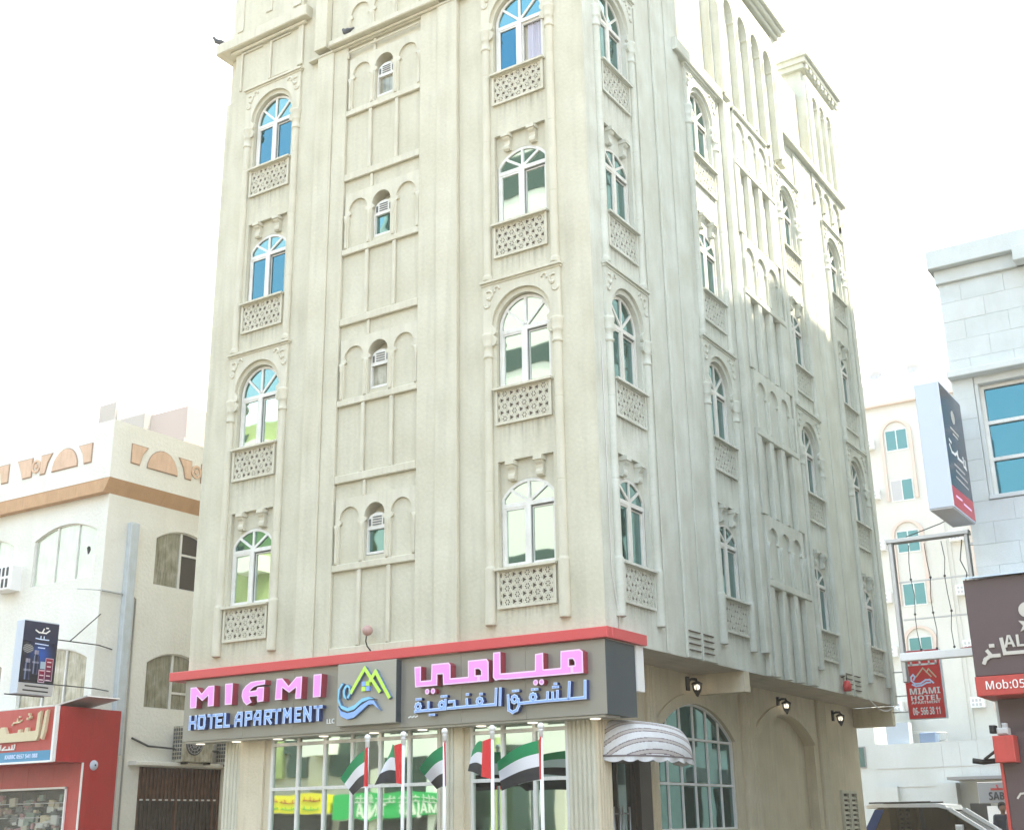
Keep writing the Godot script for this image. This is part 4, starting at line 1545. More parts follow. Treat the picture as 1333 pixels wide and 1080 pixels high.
func outdoor_unit(called: String, label: String, xf: Transform3D):
	var o := thing(called, label, "air conditioner")
	o.transform = xf
	var s := sb()
	bevel_box(s, 0, 0.0, 0.0, 0.98, 0.82, 0.36, 0.02)
	obj("case", s, M.unit_white, o)
	s = sb(true)
	lathe(s, [Vector2(0.0, 0.0), Vector2(0.27, 0.0), Vector2(0.27, 0.012), Vector2(0.245, 0.02), Vector2(0, 0.01)], 20, Vector3(0.37, 0.42, 0.361), Basis(Vector3.RIGHT, PI / 2))
	var f := obj("fan_guard", s, M.grille, o)
	s = sb(true)
	for r in [0.08, 0.16, 0.235]:
		var l := []
		for i in 17:
			l.append(Vector3(0.37 + r * cos(TAU * i / 16), 0.42 + r * sin(TAU * i / 16), 0.385))
		tube(s, l, 0.006, 5)
	for i in 6:
		var a := PI * i / 6
		tube(s, [Vector3(0.37 - 0.24 * cos(a), 0.42 - 0.24 * sin(a), 0.385), Vector3(0.37 + 0.24 * cos(a), 0.42 + 0.24 * sin(a), 0.385)], 0.005, 5)
	obj("guard_wires", s, M.far_grey, f)
	s = sb()
	for i in 8:
		for j in 4:
			box(s, -0.004, 0.06 + i * 0.092, 0.04 + j * 0.078, 0.001, 0.06 + i * 0.092 + 0.068, 0.04 + j * 0.078 + 0.055)
	obj("side_grille", s, M.grille, o)
	s = sb()
	box(s, 0.1, -0.05, -0.06, 0.16, -0.001, 0.4)
	box(s, 0.82, -0.05, -0.06, 0.88, -0.001, 0.4)
	obj("bracket", s, M.dark_metal, o)
	s = sb(true)
	tube(s, [Vector3(0.0, 0.3, 0.1), Vector3(-0.3, 0.32, 0.03), Vector3(-0.7, 0.34, -0.02), Vector3(-1.2, 0.5, -0.02)], 0.025, 6)
	obj("hose", s, M.wire, o)


# ------------------------------------------------------------------ red shop on the left
func poster_print() -> ImageTexture:
	# the advertisement's print: bottles and packets before a blue glow on navy
	var n := 192
	var im := Image.create(n, n, false, Image.FORMAT_RGB8)
	for y in n:
		for x in n:
			var u := float(x) / n
			var v := float(y) / n
			var glow := exp(-(pow((u - 0.55) / 0.30, 2) + pow((v - 0.30) / 0.30, 2)))
			var c := Color(0.05, 0.065, 0.14).lerp(Color(0.14, 0.33, 0.68), glow)
			# silver disc with ribs
			var d := Vector2((u - 0.17) / 0.15, (v - 0.18) / 0.11).length()
			if d < 1.0:
				c = Color(0.62, 0.62, 0.62).lerp(Color(0.28, 0.28, 0.30), 0.5 + 0.5 * sin((u * 0.5 + v) * 120.0))
			# two bottles
			for b in [[0.20, 0.42, 0.93, 0.105, 0.55], [0.42, 0.20, 0.78, 0.10, 0.35]]:
				var hw: float = b[3] * (0.62 if v < b[4] - 0.02 else 1.0)
				var e: float = (u - b[0]) / hw
				if v > b[1] and v < b[2] and absf(e) < 1.0:
					var shine := exp(-pow((e + 0.45) / 0.22, 2)) + 0.5 * exp(-pow((e - 0.6) / 0.15, 2))
					c = Color(0.07, 0.09, 0.20).lerp(Color(0.62, 0.68, 0.80), clampf(shine * 0.75, 0.0, 1.0))
					if v < b[1] + 0.10:
						c = c.lerp(Color(0.70, 0.68, 0.72), 0.65)
					elif v > b[4] + 0.12 and v < b[4] + 0.17:
						c = c.lerp(Color(0.75, 0.75, 0.8), 0.5)
			# packets with pale borders
			for b in [[0.70, 0.36, 0.93, 0.92], [0.53, 0.66, 0.72, 0.97]]:
				if u > b[0] and u < b[2] and v > b[1] and v < b[3]:
					var edge: float = minf(minf(u - b[0], b[2] - u), minf(v - b[1], b[3] - v))
					c = Color(0.55, 0.10, 0.22).lerp(Color(0.30, 0.08, 0.25), (v - b[1]) / (b[3] - b[1]))
					if edge < 0.018:
						c = Color(0.78, 0.66, 0.72)
					elif fposmod(v * 9.0, 1.0) < 0.22 and absf(u - (b[0] + b[2]) / 2) < 0.06:
						c = Color(0.85, 0.78, 0.80)
			if u > 0.56 and u < 0.70 and v > 0.46 and v < 0.64:
				c = Color(0.62, 0.70, 0.76)
			im.set_pixel(x, y, c)
	return ImageTexture.create_from_image(im)


func arabic_block(parent: Node, lines: Array, w: float, z: float, d: float, m: Material, xf := Transform3D.IDENTITY):
	var s := sb()
	for l in lines:
		stroke(s, l, w, z, z + d)
	return obj("lettering", s, m, parent, xf)


func shop_left():
	var o := thing("red_shop", "red shop front with cream lettering below the white building", "shop front")
	var s := sb()
	box(s, -20, 2.80, -1.5, -13.56, 3.95, -0.42)
	obj("sign_box", s, M.shop_red, o)
	s = sb()
	box(s, -20, 2.84, -0.42, -13.62, 3.93, -0.36)
	obj("sign_face", s, M.shop_red_pale, o)
	s = sb()
	box(s, -20, 2.83, -0.361, -13.66, 3.04, -0.352)
	obj("blue_strip", s, M.strip_blue, o)
	s = sb()
	box(s, -13.62, 2.80, -0.42, -13.555, 3.96, -0.33)
	box(s, -20, 2.79, -0.42, -13.62, 2.83, -0.33)
	obj("sign_frame", s, M.white_paint, o)
	text("lettering", "KABBC 0557 541 088", 0.085, 0.006, M.pale_blue, o, at(-14.62, 2.94, -0.347))
	# cream raised letters
	var p := [pv([-13.88, 3.84, -13.80, 3.88, -13.84, 3.45, -13.90, 3.26, -13.97, 3.30, -13.93, 3.5]), pv([-14.12, 3.82, -14.02, 3.87, -14.04, 3.34, -14.09, 3.25, -15.9, 3.25, -15.9, 3.43, -15.45, 3.43, -15.35, 3.58, -15.22, 3.58, -15.12, 3.43, -14.75, 3.44, -14.74, 3.50, -14.66, 3.51, -14.64, 3.44, -14.52, 3.44, -14.50, 3.53, -14.42, 3.54, -14.40, 3.45, -14.14, 3.46])]
	s = sb()
	for q in p:
		prism(s, q, -0.36, -0.29)
	for q in [[-14.5, 3.70], [-14.42, 3.73], [-14.46, 3.79]]:
		box(s, q[0], q[1], -0.36, q[0] + 0.05, q[1] + 0.05, -0.30)
	obj("lettering", s, M.cream_letter, o)
	arabic_block(o, [[-14.72, 3.70, -14.78, 3.67, -14.98, 3.66, -15.02, 3.62], [-14.86, 3.67, -14.86, 3.74], [-14.80, 3.78, -14.78, 3.78]], 0.03, -0.36, 0.03, M.cream_letter)
	arabic_block(o, [[-14.88, 3.19, -14.88, 3.10, -15.3, 3.10], [-14.96, 3.18, -14.96, 3.10], [-15.06, 3.10, -15.06, 3.15], [-15.3, 3.10, -15.2, 3.16], [-15.36, 3.20, -15.36, 3.10, -15.6, 3.10]], 0.028, -0.36, 0.02, M.white_paint)
	# front and side below the sign
	s = sb()
	box(s, -20, 2.30, -1.5, -13.565, 2.797, -1.15)
	for x in [-14.52, -15.4, -16.3]:
		box(s, x, 2.31, -1.15, x + 0.012, 2.79, -1.146)
	obj("upper_board", s, M.shop_red_pale, o)
	s = sb()
	box(s, -14.0, -0.1, -1.5, -13.565, 2.298, -1.15)
	obj("side_board", s, M.shop_red_pale, o)
	s = sb()
	box(s, -17.6, -0.1, -1.5, -16.9, 2.298, -1.15)
	obj("side_board", s, M.shop_red_pale, o)
	s = sb()
	box(s, -13.56, -0.1, -2.05, -13.54, 3.94, -1.15)
	box(s, -13.56, 2.80, -1.149, -13.539, 3.95, -0.425)
	obj("red_side", s, M.shop_red, o)
	s = sb()
	box(s, -13.57, -0.1, -1.15, -13.535, 2.80, -1.12)
	box(s, -14.04, -0.1, -1.15, -14.0, 2.3, -1.11)
	box(s, -16.9, 2.27, -1.15, -14.0, 2.31, -1.11)
	obj("white_edge", s, M.white_paint, o)
	# display window with goods on shelves
	s = sb()
	box(s, -16.9, 0.1, -1.46, -14.04, 2.27, -1.45)
	var w := obj("display_window", s, M.dark_mesh, o)
	var rng := RandomNumberGenerator.new()
	rng.seed = 4
	var cols := [lin(0.36, 0.33, 0.25), lin(0.25, 0.16, 0.13), lin(0.16, 0.20, 0.16), lin(0.42, 0.42, 0.38), lin(0.30, 0.15, 0.15), lin(0.07, 0.08, 0.07), lin(0.40, 0.34, 0.22), lin(0.12, 0.11, 0.10)]
	var mats := []
	for c in cols:
		var mm := StandardMaterial3D.new()
		mm.albedo_color = c
		mm.roughness = 0.7
		mats.append(mm)
	for i in 210:
		var x := rng.randf_range(-16.85, -14.35)
		var y := rng.randf_range(0.15, 2.05)
		var ww := rng.randf_range(0.07, 0.30)
		var hh := rng.randf_range(0.05, 0.20)
		var z0 := rng.randf_range(-1.44, -1.30)
		s = sb()
		bevel_box(s, -ww / 2, 0, 0, ww / 2, hh, 0.09, 0.01)
		obj("packet", s, mats[rng.randi() % mats.size()], w, Transform3D(Basis(Vector3.BACK, rng.randf_range(-0.15, 0.15)), Vector3(x + ww / 2, y, z0)))
	for k in 7:
		s = sb()
		box(s, -16.85, 0.18 + k * 0.3, -1.449, -14.1, 0.195 + k * 0.3, -1.25)
		obj("shelf", s, M.far_grey, w)
	s = sb()
	box(s, -16.89, 0.11, -1.19, -14.05, 2.26, -1.18)
	obj("pane", s, M.clear_pane, w)
	# bent metal sheet on the sign
	s = sb()
	prism(s, pv([-20, 3.965, -14.1, 3.965, -12.95, 4.12, -12.98, 4.15, -14.1, 4.0, -20, 3.995]), -1.5, -0.62)
	obj("metal_sheet", s, M.steel, o)
	# round fitting on the red side
	s = sb(true)
	lathe(s, [Vector2(0.0, 0.05), Vector2(0.05, 0.05), Vector2(0.10, 0.02), Vector2(0.11, 0.0)], 16, Vector3(-13.54, 2.75, -1.42), Basis(Vector3.BACK, -PI / 2))
	obj("round_lamp", s, M.box_white, o)
	s = sb(true)
	lathe(s, [Vector2(0, 0.055), Vector2(0.022, 0.055), Vector2(0.022, 0.03)], 10, Vector3(-13.54, 2.75, -1.42), Basis(Vector3.BACK, -PI / 2))
	obj("lamp_centre", s, M.black, o)
	# hanging poster box
	var g := thing("poster_box", "dark blue light box with bottles, hung before the white building", "sign")
	s = sb()
	bevel_box(s, -13.86, 4.14, -0.22, -13.60, 5.68, 0.66, 0.01)
	obj("case", s, M.box_white, g)
	var X := Transform3D(SX.basis, Vector3(-13.60, 0, 0))
	s = sb()
	box(s, -0.655, 4.37, 0.0, 0.215, 5.66, 0.004)
	obj("poster", s, M.poster_navy, g, X)
	s = sb()
	box(s, -0.655, 4.15, 0.0, 0.215, 4.365, 0.004)
	obj("poster_foot", s, M.far_grey, g, X)
	arabic_block(g, [[-0.02, 5.50, -0.10, 5.44, -0.28, 5.44, -0.36, 5.48], [-0.20, 5.44, -0.16, 5.52], [-0.1, 5.55, -0.06, 5.55]], 0.028, 0.004, 0.003, M.white_paint, X)
	arabic_block(g, [[-0.02, 5.30, -0.20, 5.30], [-0.14, 5.30, -0.14, 5.36], [-0.22, 5.36, -0.22, 5.30, -0.34, 5.31]], 0.022, 0.004, 0.003, M.pale_blue, X)
	arabic_block(g, [[-0.02, 5.19, -0.34, 5.20], [-0.10, 5.12, -0.26, 5.12]], 0.02, 0.004, 0.003, M.pale_blue, X)
	arabic_block(g, [[-0.48, 4.31, 0.08, 4.30], [-0.52, 4.22, 0.08, 4.21]], 0.03, 0.004, 0.003, M.black, X)
	var qm := QuadMesh.new()
	qm.size = Vector2(0.865, 0.86)
	var pm := StandardMaterial3D.new()
	pm.albedo_texture = poster_print()
	pm.roughness = 0.25
	inst("printed_picture", qm, pm, g, X * at(-0.22, 4.805, 0.006))
	s = sb(true)
	tube(s, [Vector3(-13.72, 5.36, -0.2), Vector3(-13.72, 5.36, -1.4), Vector3(-13.93, 5.34, -1.95)], 0.013, 6)
	tube(s, [Vector3(-13.72, 4.40, -0.2), Vector3(-13.72, 4.40, -1.4), Vector3(-13.93, 4.40, -1.95)], 0.013, 6)
	tube(s, [Vector3(-13.72, 5.36, -0.62), Vector3(-13.93, 6.1, -1.55)], 0.012, 6)
	tube(s, [Vector3(-13.73, 4.12, 0.86), Vector3(-13.73, 4.12, -0.1)], 0.014, 6)
	obj("support_rod", s, M.dark_metal, g)


# ------------------------------------------------------------------ stone faced building on the right
func stone_building():
	var o := thing("stone_building", "white stone clad building with blue strip window at the right edge", "building")
	var zf := -1.0
	var s := sb()
	box(s, 5.45, -0.11, -9.0, 16.0, 9.1, zf - 0.26)
	obj("core", s, M.stone_joint, o)
	# stone panels, laid in courses round the window opening
	var rng := RandomNumberGenerator.new()
	rng.seed = 9
	var kinds := [M.stone_a, M.stone_b, M.stone_c]
	var y := 2.9
	var r := 0
	while y < 9.05:
		var h := minf(0.31, 9.10 - y)
		var x := 5.43 - (0.31 if r % 2 else 0.0)
		while x < 10.5:
			var x0 := maxf(x, 5.43)
			var x1 := minf(x + 0.62, 10.5)
			for q in [[x0, minf(x1, 5.735)], [maxf(x0, 9.5), x1]] if (y + h > 5.72 and y < 7.5) else [[x0, x1]]:
				if q[1] - q[0] > 0.03:
					s = sb()
					bevel_box(s, q[0] + 0.001, y + 0.001, zf - 0.255, q[1] - 0.001, y + h - 0.001, zf - rng.randf() * 0.003, 0.0025)
					obj("stone_panel", s, kinds[rng.randi() % 3], o)
			x += 0.62
		y += 0.31
		r += 1
	s = sb()
	rect(s, 10.5, -0.11, 16.0, 9.1, zf)
	rect(s, 5.43, -0.11, 10.5, 2.9, zf - 0.02)
	obj("wall", s, M.stone_a, o)
	# lane side: windows and cooling units
	for v in [1.2, 4.3, 6.8]:
		for i in 3:
			s = sb()
			box(s, 5.40, v, -3.0 - i * 2.2, 5.45, v + 1.5, -2.0 - i * 2.2)
			obj("side_window", s, M.deep_teal, o)
			s = sb()
			bevel_box(s, 5.10, v - 0.75, -2.9 - i * 2.2, 5.44, v - 0.25, -2.1 - i * 2.2, 0.02)
			obj("side_unit", s, M.unit_white, o)
	# cornice
	s = sb()
	bevel_box(s, 5.40, 9.10, -9.0, 16.0, 9.32, zf + 0.06, 0.01)
	bevel_box(s, 5.34, 9.322, -9.05, 16.05, 9.62, zf + 0.18, 0.01)
	bevel_box(s, 6.58, 9.10, zf, 9.5, 9.33, zf + 0.30, 0.01)
	obj("cornice", s, M.stone_b, o)
	# window
	s = sb()
	bevel_box(s, 5.42, 7.56, zf - 0.2, 9.5, 7.66, zf + 0.16, 0.01)
	bevel_box(s, 5.74, 7.44, zf - 0.25, 9.5, 7.558, zf - 0.02, 0.01)
	bevel_box(s, 5.74, 5.72, zf - 0.25, 5.79, 7.438, zf - 0.02, 0.005)
	bevel_box(s, 5.74, 5.70, zf - 0.25, 9.5, 5.76, zf + 0.02, 0.005)
	obj("window_surround", s, M.stone_c, o)
	s = sb()
	for v in [5.765, 6.31, 6.86, 7.41]:
		box(s, 5.79, v - 0.025, zf - 0.24, 9.5, v + 0.025, zf - 0.14)
	for u in [5.815, 7.6, 9.4]:
		box(s, u - 0.025, 5.765, zf - 0.239, u + 0.025, 7.41, zf - 0.141)
	var w := obj("window", s, M.white_frame, o)
	for v in [5.79, 6.335, 6.885]:
		for u in [[5.84, 7.575], [7.625, 9.375]]:
			s = sb()
			box(s, u[0], v, zf - 0.2, u[1], v + 0.50, zf - 0.19)
			obj("pane", s, M.glass_blue, w)
	# brown shop sign below
	var g := thing("brown_shop_sign", "brown shop sign with grey raised letters and red phone strip", "sign")
	s = sb()
	bevel_box(s, 5.44, 3.15, -0.9, 9.6, 4.42, 0.0, 0.01)
	obj("sign_board", s, M.brown_board, g)
	s = sb()
	bevel_box(s, 5.43, 2.90, -0.9, 9.62, 3.148, 0.012, 0.008)
	obj("phone_strip", s, M.shop_red_pale, g)
	text("lettering", "Mob:050-5", 0.105, 0.01, M.white_paint, g, at(5.90, 3.03, 0.017), false, 1.0)
	text("lettering", "AL", 0.15, 0.03, M.letter_grey, g, at(5.98, 3.565, 0.02), true, 1.0)
	arabic_block(g, [[5.83, 3.60, 5.85, 3.42, 6.25, 3.42], [5.77, 3.40, 5.68, 3.40, 5.64, 3.46], [5.66, 3.40, 5.60, 3.36, 5.58, 3.32], [5.69, 3.53, 5.71, 3.53]], 0.045, 0.0, 0.03, M.letter_grey)
	s = sb()
	prism(s, pv(circle(6.19, 3.95, 0.10, 16).slice(0, 32)), 0.0, 0.03)
	obj("emblem", s, M.letter_grey, g)
	s = sb()
	prism(s, pv([6.08, 3.68, 6.16, 3.72, 6.24, 3.68, 6.21, 3.76, 6.26, 3.82, 6.16, 3.80, 6.07, 3.82, 6.12, 3.75]), 0.0, 0.03)
	obj("emblem", s, M.letter_grey, g)
	s = sb()
	var a := [Vector3(5.45, 4.44, 0.10), Vector3(9.7, 4.44, 0.10), Vector3(9.7, 4.60, -0.99), Vector3(5.62, 4.60, -0.99)]
	quad(s, a[0], a[1], a[2], a[3])
	var dn := Vector3(0, -0.02, 0)
	quad(s, a[3] + dn, a[2] + dn, a[1] + dn, a[0] + dn)
	for i in 4:
		quad(s, a[i] + dn, a[(i + 1) % 4] + dn, a[(i + 1) % 4], a[i])
	obj("tin_roof", s, M.tin, g)
	# brown pier and shop front beneath
	var q := thing("brown_shop", "dark brown shop front with red edge under the brown sign", "shop front")
	s = sb()
	box(s, 5.58, -0.1, -0.95, 7.2, 2.45, -0.3)
	box(s, 5.56, 2.451, -0.95, 9.5, 2.89, -0.55)
	obj("board", s, M.brown_board, q)
	s = sb()
	box(s, 5.54, -0.1, -0.9, 5.578, 2.40, -0.28)
	obj("red_edge", s, M.shop_red_pale, q)
	s = sb()
	bevel_box(s, 5.545, 2.07, -0.28, 5.80, 2.40, 0.0, 0.01)
	obj("red_box", s, M.shop_red_pale, q)
	s = sb()
	bevel_box(s, 5.60, 2.41, -0.25, 5.74, 2.50, -0.05, 0.02)
	bevel_box(s, 5.66, 2.42, -0.22, 5.72, 2.56, -0.10, 0.02)
	obj("clutter", s, M.far_grey, q)
	s = sb()
	bevel_box(s, 5.50, 2.44, -0.3, 5.57, 2.54, -0.1, 0.02)
	obj("clutter", s, M.black, q)
	arabic_block(q, [[5.88, 1.78, 5.82, 1.70, 5.74, 1.69, 5.70, 1.64], [5.95, 1.79, 5.95, 1.70, 6.3, 1.70], [6.05, 1.70, 6.05, 1.78]], 0.022, -0.3, 0.006, M.letter_grey)
	s = sb()
	box(s, 5.86, 2.46, -0.54, 6.3, 2.52, -0.53)
	box(s, 5.90, 2.60, -0.54, 6.3, 2.70, -0.53)
	obj("notice", s, M.cream_letter, q)
	s = sb(true)
	tube(s, [Vector3(5.62, 2.13, -0.6), Vector3(5.30, 2.10, -0.45), Vector3(5.18, 2.12, -0.40)], 0.035, 8)
	tube(s, [Vector3(5.60, 2.35, -0.6), Vector3(5.32, 2.13, -0.45)], 0.02, 6)
	tag(obj("bracket_arm", s, M.dark_metal, self), "grey metal bracket sticking out left of the red box", "bracket")
	# projecting light box
	var b := thing("projecting_sign", "tall white light box with dark blue face and red foot", "sign")
	s = sb()
	bevel_box(s, 5.24, 5.32, -0.72, 5.565, 7.09, 0.5, 0.012)
	obj("case", s, M.box_white, b)
	var X := Transform3D(SX.basis, Vector3(5.565, 0, 0))
	s = sb()
	box(s, -0.47, 5.62, 0.0, 0.70, 7.07, 0.004)
	obj("dark_face", s, M.box_dark, b, X)
	s = sb()
	box(s, -0.47, 5.34, 0.0, 0.70, 5.62, 0.0045)
	obj("red_foot", s, M.box_red, b, X)
	s = sb()
	box(s, 5.25, 5.305, -0.71, 5.55, 5.318, 0.49)
	obj("underside", s, M.far_grey, b)
	s = sb()
	prism(s, pv(circle(0.12, 6.72, 0.10, 12).slice(0, 24)), 0.004, 0.007)
	for l in [[-0.1, 6.52, 0.32, 6.50], [0.0, 6.45, 0.26, 6.44]]:
		stroke(s, l, 0.03, 0.004, 0.006)
	obj("emblem", s, M.letter_grey, b, X)
	arabic_block(b, [[-0.30, 6.22, -0.22, 6.14, -0.05, 6.14, 0.05, 6.18, 0.16, 6.12, 0.34, 6.12], [-0.28, 6.30, -0.20, 6.28], [0.1, 6.12, 0.12, 6.22], [0.42, 6.20, 0.42, 6.08, 0.55, 6.06], [0.52, 6.18, 0.53, 6.08]], 0.035, 0.004, 0.003, M.white_paint, X)
	arabic_block(b, [[-0.15, 5.98, 0.4, 5.96], [-0.1, 5.90, 0.5, 5.86], [-0.15, 5.80, 0.5, 5.76]], 0.025, 0.004, 0.003, M.far_grey, X)
	arabic_block(b, [[-0.3, 5.50, 0.0, 5.50], [0.1, 5.47, 0.5, 5.46]], 0.03, 0.0045, 0.003, M.pink_edge, X)
	s = sb()
	for v in [5.7, 6.7]:
		box(s, 5.44, v, -1.0, 5.5, v + 0.06, -0.70)
	obj("wall_bracket", s, M.steel, b)
	# empty sign frame over the lane
	var f := thing("sign_frame", "empty grey steel sign frame with dangling bulb strings over the lane", "frame")
	s = sb()
	bevel_box(s, 4.08, 3.30, -1.66, 4.145, 5.42, -1.54, 0.01)
	bevel_box(s, 5.20, 4.3, -1.66, 5.255, 5.42, -1.54, 0.01)
	bevel_box(s, 4.06, 5.365, -1.68, 5.28, 5.43, -1.52, 0.01)
	obj("frame_bars", s, M.steel, f)
	s = sb()
	for v in [4.76, 4.20]:
		box(s, 4.17, v, -1.62, 5.18, v + 0.022, -1.60)
	box(s, 5.2, 5.2, -1.62, 5.46, 5.24, -1.58)
	box(s, 5.2, 4.5, -1.62, 5.46, 4.54, -1.58)
	obj("cross_bar", s, M.steel, f)
	s = sb()
	bevel_box(s, 4.08, 3.60, -1.62, 5.48, 3.72, -1.50, 0.01)
	obj("bottom_bar", s, M.white_paint, f)
	s = sb()
	prism(s, pv([4.95, 3.725, 5.44, 3.725, 5.44, 3.76]), -1.55, -1.50)
	obj("red_tape", s, M.shop_red_pale, f)
	s = sb(true)
	for x in [4.36, 4.62, 4.86]:
		var l := []
		for i in 7:
			l.append(Vector3(x + 0.02 * sin(i * 2.1 + x * 9.0), 5.32 - i * 0.26, -1.6))
		tube(s, l, 0.006, 5)
		for i in [2, 4, 6]:
			ball(s, l[i], 0.02, 6)
	tube(s, [Vector3(5.16, 5.3, -1.58), Vector3(5.10, 5.0, -1.58), Vector3(5.17, 4.8, -1.58), Vector3(5.12, 4.62, -1.58)], 0.008, 5)
	tube(s, [Vector3(4.35, 5.45, -1.6), Vector3(4.9, 5.56, -1.5), Vector3(5.4, 5.66, -1.2)], 0.008, 5)
	obj("bulb_string", s, M.wire, f)


# ------------------------------------------------------------------ far buildings
func far_buildings():
	var o := thing("cream_apartment_tower", "cream apartment tower with pink arches and teal windows closing the lane", "building")
	var z := -58.0
	var s := sb()
	box(s, -40, -0.12, -75, 14, 26.3, z)
	obj("wall", s, M.far_cream, o)
	s = sb()
	box(s, -40.2, 26.3, -75.2, 14.2, 27.7, z + 0.25)
	obj("parapet", s, M.far_cream, o)
	s = sb()
	box(s, -40, 26.18, z, 14, 26.3, z + 0.28)
	obj("band", s, M.far_pink, o)
	for c in [-10.05, -5.4, -0.7, 4.0, -14.8, -19.5]:
		for k in 7:
			var v := 23.2 - 3.24 * k
			if v < 5.2:
				continue
			s = sb()
			ring(s, pv([c - 0.70, v - 0.05, c + 0.70, v - 0.05, c + 0.70, v + 1.35, c - 0.70, v + 1.35]), pv([c - 0.64, v + 0.02, c + 0.64, v + 0.02, c + 0.64, v + 1.28, c - 0.64, v + 1.28]), z - 0.1, z + 0.03)
			box(s, c - 0.03, v, z, c + 0.03, v + 1.3, z + 0.035)
			var w := obj("window", s, M.white_frame, o)
			for e in [-0.33, 0.33]:
				s = sb()
				box(s, c + e - 0.30, v + 0.02, z, c + e + 0.30, v + 1.28, z + 0.015)
				obj("pane", s, M.far_grey if (k == 1 and e < 0 and c == -10.05) else M.far_glass, w)
			if k % 2 == 0:
				s = sb()
				var i := PackedVector2Array()
				var u := PackedVector2Array()
				var line := arch_line(0.80, v - 3.2, v + 1.0, 0.85)
				for p in mirrored(line):
					i.append(p + Vector2(c, 0))
					u.append(Vector2(c, 0) + Vector2(p.x * 1.22, p.y + (0.13 if p.y > v + 0.5 else 0.0)))
				ring(s, u, i, z, z + 0.12, false)
				obj("pink_arch", s, M.far_pink, o)
			for sgn in [-1.75]:
				s = sb()
				bevel_box(s, c + sgn - 0.38, v + 0.25, z, c + sgn + 0.38, v + 0.85, z + 0.5, 0.03)
				var ac := obj("air_conditioner", s, M.white_paint, o)
				s = sb()
				for a in 3:
					for b in 2:
						box(s, c + sgn - 0.30 + a * 0.2, v + 0.33 + b * 0.24, z + 0.5, c + sgn - 0.16 + a * 0.2, v + 0.50 + b * 0.24, z + 0.51)
				obj("slots", s, M.far_grey, ac)
		s = sb()
		for e in [-2.45, -2.2]:
			box(s, c + e - 0.03, 5, z, c + e + 0.03, 26.1, z + 0.06)
		obj("drain_pipe", s, M.far_cream, o)
	for x in [-11.4, -9.0]:
		s = sb(true)
		tube(s, [Vector3(x, 27.7, -60), Vector3(x, 28.9, -60)], 0.06, 6)
		lathe(s, [Vector2(0, 0), Vector2(0.4, 0.1), Vector2(0.5, 0.3)], 10, Vector3(x, 28.8, -60), Basis(Vector3.RIGHT, 1.0))
		obj("roof_dish", s, M.far_grey, o)
	# podium in front of it
	var p := thing("white_podium", "long white two storey wall at the end of the lane", "building")
	z = -50.0
	s = sb()
	box(s, -11.05, -0.12, -57.5, 12, 5.05, z)
	obj("wall", s, M.far_white, p)
	s = sb()
	box(s, -30, -0.12, -57.6, -11.055, 7.2, z - 0.2)
	obj("side_wing", s, M.far_white, p)
	s = sb()
	box(s, -10.45, 5.05, -51.0, -9.25, 6.15, z - 0.35)
	obj("water_tank", s, M.tank_blue, p)
	s = sb()
	box(s, -11.04, 3.80, z, 12, 3.84, z + 0.03)
	box(s, -11.04, 2.86, z, -7.9, 2.90, z + 0.03)
	for i in 12:
		box(s, -7.6 + i * 0.9, 3.1, z, -7.585 + i * 0.9, 5.0, z + 0.012)
	obj("wall_joint", s, M.far_grey, p)
	s = sb()
	box(s, -12.6, 3.9, z - 0.2, -11.62, 5.0, z - 0.14)
	var w := obj("window", s, M.dull_grey, p)
	s = sb()
	box(s, -12.55, 3.95, z - 0.14, -11.68, 4.95, z - 0.13)
	obj("pane", s, M.deep_teal, w)
	s = sb()
	box(s, -7.9, -0.1, z, -6.9, 3.0, z + 0.8)
	obj("wall_pier", s, M.far_white, p)
	s = sb()
	box(s, -11.2, -0.1, z - 0.19, -10.0, 2.9, z + 0.3)
	obj("wall_pier", s, M.far_white, p)
	s = sb()
	box(s, -6.9, 3.1, z, 12, 3.24, z + 2.4)
	obj("canopy", s, M.dull_grey, p)
	s = sb()
	box(s, -6.5, -0.1, z, -5.5, 2.0, z + 0.05)
	obj("dark_opening", s, M.grille, p)
	s = sb()
	box(s, -5.35, -0.1, z + 1.0, -1.0, 1.85, z + 1.6)
	obj("white_panel", s, M.white_paint, p)
	# clutter on the podium roof
	var u := thing("roof_machine", "grey machinery standing on the white wall's top", "machine", Vector3(-8.2, 5.05, -51))
	s = sb()
	bevel_box(s, -0.6, 0, -0.4, 0.25, 0.55, 0.4, 0.04)
	obj("case", s, M.slate, u)
	s = sb(true)
	tube(s, [Vector3(0.3, 0.1, 0), Vector3(0.7, 0.15, 0.1), Vector3(0.75, 0.5, 0.1), Vector3(-0.9, 0.6, 0.2)], 0.04, 6)
	obj("pipe", s, M.steel, u)
	# grey shop sign on the podium
	var g := thing("grey_shop_sign", "grey board reading SABOORA over a far shop", "sign")
	s = sb()
	bevel_box(s, -5.15, 1.95, -46.4, -0.5, 2.92, -46.0, 0.03)
	obj("board", s, M.dull_grey, g)
	text("lettering", "SABOORA", 0.34, 0.03, M.black, g, at(-3.75, 2.27, -45.98), true, 0.85)
	s = sb()
	stroke(s, [-4.5, 2.58, -2.5, 2.60], 0.09, -46.0, -45.97)
	stroke(s, [-4.2, 2.6, -4.25, 2.74], 0.07, -46.0, -45.97)
	stroke(s, [-3.4, 2.6, -3.4, 2.78], 0.07, -46.0, -45.97)
	obj("lettering", s, M.shop_red, g)
